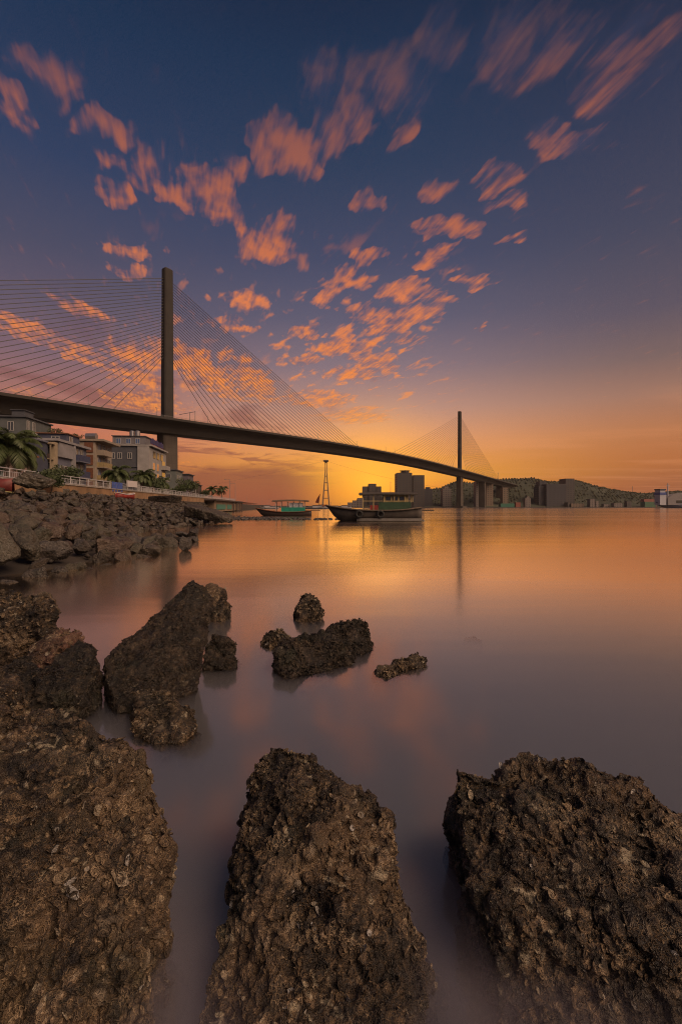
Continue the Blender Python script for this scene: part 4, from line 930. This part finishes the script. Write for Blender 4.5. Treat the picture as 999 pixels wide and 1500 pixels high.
for k_ in (0, 8): g1_.tube([(s[k_][0], s[k_][1]*1.03, s[k_][2]-.04) for s in secs], .06, 6)
g1_.build('gunwale', mat('red_brown_gunwale', (.20,.07,.03), .7), r)
MB().box((-.9,-1.1,.6),(3.4,1.1,1.55)).build('cabin', tealp, r)
mb = MB()
for x_ in (-1.9,-.9,.2,1.3,2.4,3.3):
    for y_ in (-1.05,1.05): mb.box((x_-.05,y_-.05,.6 if x_<-1 else 1.552),(x_+.05,y_+.05,2.62))
mb.build('posts', whitef, r)
MB().box((.5,-.95,1.553),(3.0,.95,2.4)).build('wheelhouse', mat('pale_wheelhouse', (.35,.34,.36), .6), r)
MB().loft([[(x_,y_,z_+.22*math.cos((x_-.7)/3.3*1.2)) for y_,z_ in ((-1.35,2.56),(-.7,2.72),(0,2.78),(.7,2.72),(1.35,2.56),(1.35,2.47),(0,2.67),(-1.35,2.47))] for x_ in np.linspace(-2.6,4.1,9)]).build('roof', roofb, r)
MB().box((3.3,-.5,.9),(6.2,.5,1.0)).build('stern_platform', woodd, r)
# flag on a leaning pole at the end of the stones
r = thing('flag_pole', 'small dark flag on a thin pole left of the ferry boat bow', 'flag', (gx(466,72), 72, 0))
MB().tube([(0,0,-.5),(.1,0,2.2),(.32,0,3.7)], [.04,.03,.02], 6).build('pole', woodd, r)
MB().add([(.1,0,2.2),(.33,0,3.75),(-.15,.05,3.0),(-.45,.1,2.35),(.1,.03,2.2),(.33,.03,3.75),(-.15,.08,3.0),(-.45,.13,2.35)], [(0,1,2),(0,2,3),(4,6,5),(4,7,6)]).build('flag', mat('dark_red_flag', (.14,.03,.015), .8), r)
# far moored boats (small)
gfar = 'small boats moored far off on the left'
def small_boat(px, Y, L, label, m, mast, rz):
    r = thing('moored_boat', label, 'boat', (gx(px,Y), Y, 0), gfar, rz=rz)
    hull(9, L, L*.25, L*.07, L*.06, L*.03, L*.06, m, r, z_low=-.4)
    MB().box((L*.0,-L*.08,L*.05),(L*.3,L*.08,L*.16)).build('cabin', mat('pale_wheelhouse', (.35,.34,.36), .6), r)
    MB().box((-L*.02,-L*.1,L*.161),(L*.33,L*.1,L*.175)).build('roof', woodd, r)
    MB().tube([(-L*.05,0,L*.05),(-L*.05,0,mast)], .08, 5).build('mast', steel, r)
    return r
FB = [(352,300,14,'leftmost pale moored boat beyond the street lamps',5,.3),(363,330,15,'moored boat with the tallest mast beyond the stone spit',9,.1),(374,300,12,'short dark moored boat just left of the teal-cabined boat',6,-.2),(386,340,16,'pale moored boat behind the bow of the teal-cabined boat',8,.2),
      (396,320,12,'moored boat showing right behind the bow roof end of the teal-cabined boat',7,.0),(458,300,15,'dark moored boat just right of the teal-cabined boat',4,.1),(468,340,18,'long low moored boat under the cable-car tower',4,-.1),(486,330,14,'moored boat at the foot of the cable-car tower, behind the ferry bow',5,.2),(500,360,16,'moored boat farthest right behind the ferry bow',5,.0)]
darkh = mat('grey_far_hull', (.10,.095,.10), .8)
for (px,Y_,L,lb,ms,rz) in FB: small_boat(px,Y_,L,lb, darkh if 'dark' in lb or 'low' in lb else mat('pale_far_hull', (.25,.23,.23), .8), ms, rz)
# ---------- far shore ----------
def quantize(pts, x): return float(np.interp(x, [p[0] for p in pts], [p[1] for p in pts]))
PR = [(-300,738),(300,740),(420,740),(508,740),(515,738),(525,731),(540,727),(560,724),(580,722),(600,721),(620,719),(632,716),(645,714),(658,707),(668,704.5),(680,706),(690,708),(700,707),(720,702),(740,701),(752,700.5),(765,701),(775,700),(790,704),(800,705),(815,704),(828,703),(840,705),(850,708),(862,712),(880,716),(895,718),(912,721),(930,723),(950,722),(970,720),(999,719),(1100,722),(1400,730),(1700,738)]
hillm = mat('wooded_hill', (.035,.040,.026), .95, .5, .02, bump=.6)
secs = []
for k in range(-300, 1700, 4):
    zt = gz(quantize(PR, k), 950)-1.5; row = []
    for j in range(15):
        f = j/14; Yh = 720+f*420; prof_ = math.sin(math.pi*.5*min(1, f/.55)) if f < .55 else math.cos(math.pi*.5*(f-.55)/.45)**.7
        X = (k-CX)/F*950*(.92+.16*f); row.append((X, Yh, -1+max(0,(zt+1))*max(prof_,0)**1.2+(2.6*mn.noise(Vector((X*.03, Yh*.03, 0)))+1.2*mn.noise(Vector((X*.1,Yh*.1,4))))*min(1,f*6)*min(1,(zt+1)/12)))
    secs.append(row)
tag(MB().loft(secs, closed=False, cap=False).build('hills', hillm, smooth=True), kind='structure')
tag(MB().add([(-2800,722,1.2),(2800,722,1.2),(2800,2800,1.2),(-2800,2800,1.2),(-2800,722,-3),(2800,722,-3)], [(0,1,2,3),(0,4,5,1)]).build('far_shore_ground', landm), kind='structure')
# woods on the hills: leaf clumps all over
gg = np.random.default_rng(3); V = []; Fc = []; ico = []
b = bmesh.new(); bmesh.ops.create_icosphere(b, subdivisions=1, radius=1); ico_v = np.array([v.co[:] for v in b.verts]); ico_f = [tuple(v.index for v in f.verts) for f in b.faces]; b.free()
hs = secs
for _ in range(11000):
    i = gg.integers(60, len(hs)-120); j = int(gg.integers(0, 10)); p = np.array(hs[i][j]); nx = np.array(hs[i+1][j+1])
    if p[2] < 4: continue
    p = p+(nx-p)*gg.random(); s = gg.uniform(.7,2.3); k = len(V)
    jit = gg.uniform(.6,1.3,(len(ico_v),1)); V += (ico_v*jit*[s,s,s*gg.uniform(.8,1.3)]+p+[0,0,s*.3]).tolist(); Fc += [tuple(a+k for a in f) for f in ico_f]
mbw = MB(); mbw.v = V; mbw.f = Fc
tag(mbw.build('hill_woods', mat('hill_tree_leaves', (.045,.050,.028), .9, .5, .05)), 'dark woods covering the low hills across the bay', 'woods', kind='stuff')
# far buildings
def city_mat(name, wall_, win, sx, sz, frac=.5):
    if name in MATS: return MATS[name]
    m = bpy.data.materials.new(name); m.use_nodes = True; MATS[name] = m
    t = NT(m.node_tree); p = t.n['Principled BSDF']
    tc = t.new('ShaderNodeTexCoord').outputs['Object']; s_ = t.new('ShaderNodeSeparateXYZ'); t.put(s_.inputs[0], tc)
    fx = t.m('FRACT', t.m('DIVIDE', t.m('ADD', s_.outputs[0], s_.outputs[1]), sx)); fz = t.m('FRACT', t.m('DIVIDE', s_.outputs[2], sz))
    a = t.m('MULTIPLY', t.m('GREATER_THAN', fx, 1-frac), t.m('MULTIPLY', t.m('GREATER_THAN', fz, .3), t.m('LESS_THAN', fz, .8)))
    c = t.mix(a, wall_, win); n_ = t.noise(tc, .08, 4); t.put(p.inputs['Base Color'], t.mix(t.mr(n_, .3, .7, .0, .35), c, tuple(x*.6 for x in wall_)))
    t.put(p.inputs['Roughness'], t.m('MULTIPLY_ADD', a, -.5, .8)); return m
def block(root, px0, px1, pyt, Y, dep, m, z0=0.5, name='block', crown=None):
    x0, x1, zt = gx(px0,Y), gx(px1,Y), gz(pyt,Y); o = MB().box((x0-root.location.x, Y-root.location.y, z0-root.location.z),(x1-root.location.x, Y+dep-root.location.y, zt-root.location.z)).build(name, m, root); return o
greyc = city_mat('grey_tower_with_windows', (.085,.075,.07), (.05,.05,.055), 5.2, 3.6); tanc = city_mat('tan_block_with_windows', (.18,.135,.10), (.06,.05,.045), 4.5, 3.4); palec = city_mat('pale_block_with_windows', (.19,.16,.145), (.05,.05,.055), 4.0, 3.2); darkc = city_mat('dark_block_with_windows', (.055,.055,.065), (.03,.03,.04), 6, 3.6)
def bld(label, px, Y, blocks, name='tower_block', cat='building'):
    r = thing(name, label, cat, (gx(px,Y), Y, .5))
    for b in blocks: block(r, *b[:3], Y+(b[5] if len(b)>5 else 0), b[3], b[4], .5 if len(b) < 7 else b[6], name=(b[7] if len(b)>7 else 'block'))
    return r
Yc = 700
hr = bld('twin high-rise hotel, the tallest building on the far shore, under the sunset glow', 602, Yc, [(581.5,603.5,692.5,30,greyc),(605,621.5,696,26,greyc,3),(600,609,700,20,darkc,8)])
r = bld('stepped grey apartment block just above the ferry roof', 545, 760, [(531.5,540,712.5,25,greyc),(540.3,551,708.5,28,greyc,-2),(551.3,558.5,712.5,25,greyc)])
# crown of the high-rise
cr = bpy.data.objects.new('roof_crown', None); link(cr); cr.parent = hr; cr.location = Vector((gx(593,712), 712, gz(692.5,712)))-hr.location
MB().tube([(0,0,0),(0,0,2.2)], 6.5, 16).build('drum', darkh, cr); MB().tube([(0,0,2.9),(0,0,3.3)], 8.3, 16).build('disc', darkh, cr)
for k in range(8): MB().tube([(7.2*math.cos(k*.785),7.2*math.sin(k*.785),0),(7.2*math.cos(k*.785),7.2*math.sin(k*.785),2.92)], .25, 5).build('post', darkh, cr)
bld('small dark block right of the twin high-rise', 627, 740, [(622,633,716,15,darkc),(624,630,713.5,8,darkc,4)])
bld('white house among trees left of the far pylon', 654, 735, [(648,661,716,14,palec),(651,657,712.5,8,palec,3)])
bld('low pale building behind the ferry roof, left of the twin high-rise', 568, 735, [(560,580,729,10,palec)])
bld('pale terraced houses climbing the slope behind the ferry bow', 520, 735, [(509,516,736,10,palec),(516.3,523,733,10,palec,3),(523.3,532,729.5,10,palec,6)])
bld('cream apartment tower just right of the far pylon', 703, 705, [(697,706,705,14,palec),(706.3,711,708,12,tanc,2)])
bld('tan apartment tower under the far end of the deck', 728, 735, [(712,722,709,12,tanc),(736,744,714,12,tanc,4)])
bld('large grey slab building on the hillside with a taller right end', 815, 735, [(789,811,712,20,darkc),(800,829,709,20,darkc,-6),(828,841,701,22,city_mat('slate_block_with_windows', (.075,.068,.068), (.03,.03,.035), 4.5, 3.4),2),(790,800,705,16,darkc,10)])
bld('small white house at the waterline right of the green shed', 772, 712, [(769,777,729.5,8,palec),(771,775,727.5,5,palec,1)])
bld('long low green shed on the far waterfront', 742, 708, [(733,753,737.5,10,mat('green_shed', (.03,.13,.09), .7))])
bld('red roofed hut beside the green shed', 759, 708, [(755,762,736,7,mat('red_hut', (.22,.07,.05), .8))])
bld('white block half up the slope at the foot of the right hill', 868, 712, [(864,871,731,9,palec),(872,877,734,8,palec,4)])
lb = [('pale low warehouse on the far right waterfront',905,(899,911,737)),('narrow grey house left of the red and green roofs',922,(918,924,734)),('long grey waterfront building below the right hill',845,(836,855,737.5)),('short pale hut at the waterline under the slab building',832,(831,834,736)),('grey waterfront hall between the white blocks',888,(884,893,738.5))]
for i, (l_, px_, b_) in enumerate(lb): bld(l_, px_, 715+i*2, [(*b_, 8, [palec,greyc,tanc,greyc,palec,greyc][i])])
bld('building with a faded red roof behind the blue ship bow', 950, 720, [(943,961,731,9,mat('faded_red_roof', (.26,.10,.08), .8)),(944,960,735,11,mat('green_wall', (.06,.13,.08), .8),-3)])
# stone quay along the far shore
tag(MB().box((-400,700,-1),(1500,722.5,.9)).build('quay_ground', mat('dark_quay_stone', (.07,.06,.055), .9, .3, .1)), kind='structure')
# mast on the hill
def mast(label, px, Y, pt, pb):
    r = thing('radio_mast', label, 'mast', (gx(px,Y),Y,gz(pb,Y))); MB().tube([(0,0,0),(0,0,gz(pt,Y)-gz(pb,Y))], [.6,.3], 5).build('mast', steel, r); MB().box((-1.2,-.3,gz(pt,Y)-gz(pb,Y)-3),(1.2,.3,gz(pt,Y)-gz(pb,Y)-2.6)).build('crossbar', steel, r)
mast('thin radio mast left of the twin high-rise', 572, 950, 705, 724); mast('thin mast on the ridge far right', 926, 950, 712, 724); mast('short mast on the deck side hill behind the far pylon', 729, 950, 692, 703)
# cable-car tower
Yt = 1500
r = thing('cable_car_tower', 'very tall slender cable-car tower with splayed legs rising from the sea', 'tower', (gx(477.5,Yt), Yt, 0)); H = gz(678,Yt)
tm = mat('cable_tower_steel', (.12,.09,.08), .7)
for sx_ in (-1, 1):
    for sy_ in (-1, 1): MB().tube([(sx_*11.5,sy_*10,-3),(sx_*5.5,sy_*5,H*.5),(sx_*2.3,sy_*2.3,H*.80),(sx_*2.3,sy_*2.3,H)], [2.0,1.6,1.4,1.3], 8).build('leg', tm, r)
for f, w in ((.20,9.6),(.38,7.1),(.55,5.0),(.70,3.3)): MB().box((-w,-w,H*f-1),(w,w,H*f+1)).build('brace', tm, r)
MB().loft([[(x_*a,y_*a,H+z_) for x_,y_ in ((-1,-1),(1,-1),(1,1),(-1,1))] for a,z_ in ((2.5,0),(8,5),(9,7),(6,9))]).build('head', tm, r)
for sg_ in (-1,1):
    cp = []
    for k in range(13):
        q_ = k/12; e_ = Vector((420,-350,35)) if sg_ > 0 else Vector((-900,300,25)); p = Vector((0,0,H+7)).lerp(e_, q_); p.z -= 4*q_*(1-q_)*14; cp.append(p)
    MB().tube(cp, .16, 4).build('haul_cable', tm, r)
# ship at the right edge
Ys = 560
r = thing('cargo_ship', 'dark blue ship with a white bridge tower and a mast, at the right edge', 'ship', (gx(1010,Ys), Ys, 0)); nb = mat('navy_ship_hull', (.04,.045,.09), .6); sw = mat('ship_white', (.42,.42,.46), .6); 
X = lambda px_: gx(px_,Ys)-r.location.x; ZZ = lambda py_: gz(py_,Ys)
hull(13, 78, 13, 5.0, 2.5, .5, 3, nb, r, z_low=-1.5)
MB().box((X(962),-5.0,3.5),(X(971),5.0,ZZ(725))).build('bridge_tower', sw, r); MB().box((X(961.5),-5.4,ZZ(725)+.01),(X(971),5.4,ZZ(721.5))).build('blue_deck', mat('ship_blue', (.04,.07,.24), .5), r)
MB().box((X(962.5),-4.6,ZZ(721.5)+.01),(X(970),4.6,ZZ(718.2))).build('wheelhouse', sw, r); MB().box((X(961.8),-5.2,ZZ(718.2)+.01),(X(970.7),5.2,ZZ(716.3))).build('roof', mat('ship_dark_roof', (.03,.03,.05), .6), r)
MB().tube([(X(977.5),0,4),(X(977.5),0,ZZ(708))], [.9,.5], 8).build('mast', sw, r); MB().box((X(975),-.5,ZZ(712)),(X(980),.5,ZZ(711.2))).build('crosstree', sw, r)
MB().loft([[(X(px_),y_,z_) for y_,z_ in ((-5.5,3.6),(-5.5,ZZ(t_)),(5.5,ZZ(t_)),(5.5,3.6))] for px_,t_ in ((973,729),(982,724),(1000,722),(1040,723))]).build('cargo_cover', mat('grey_cargo_cover', (.22,.20,.20), .8), r)
MB().box((X(985),-5.7,5.8),(X(1030),-5.505,9.2)).build('opening', mat('dark_ship_opening', (.03,.025,.02), .8), r)

# sunset haze over the whole bay
hz = bpy.data.materials.new('evening_haze'); hz.use_nodes = True; ht = NT(hz.node_tree); ht.n.remove(ht.n['Principled BSDF'])
hv = ht.new('ShaderNodeVolumePrincipled'); hv.inputs['Color'].default_value = (.9,.8,.72,1); hv.inputs['Density'].default_value = .00006; hv.inputs['Anisotropy'].default_value = .35
ht.put(ht.n['Material Output'].inputs['Volume'], hv.outputs[0])
tag(MB().box((-3000,-60,-4.5),(3000,2950,235)).build('haze', hz), kind='stuff')
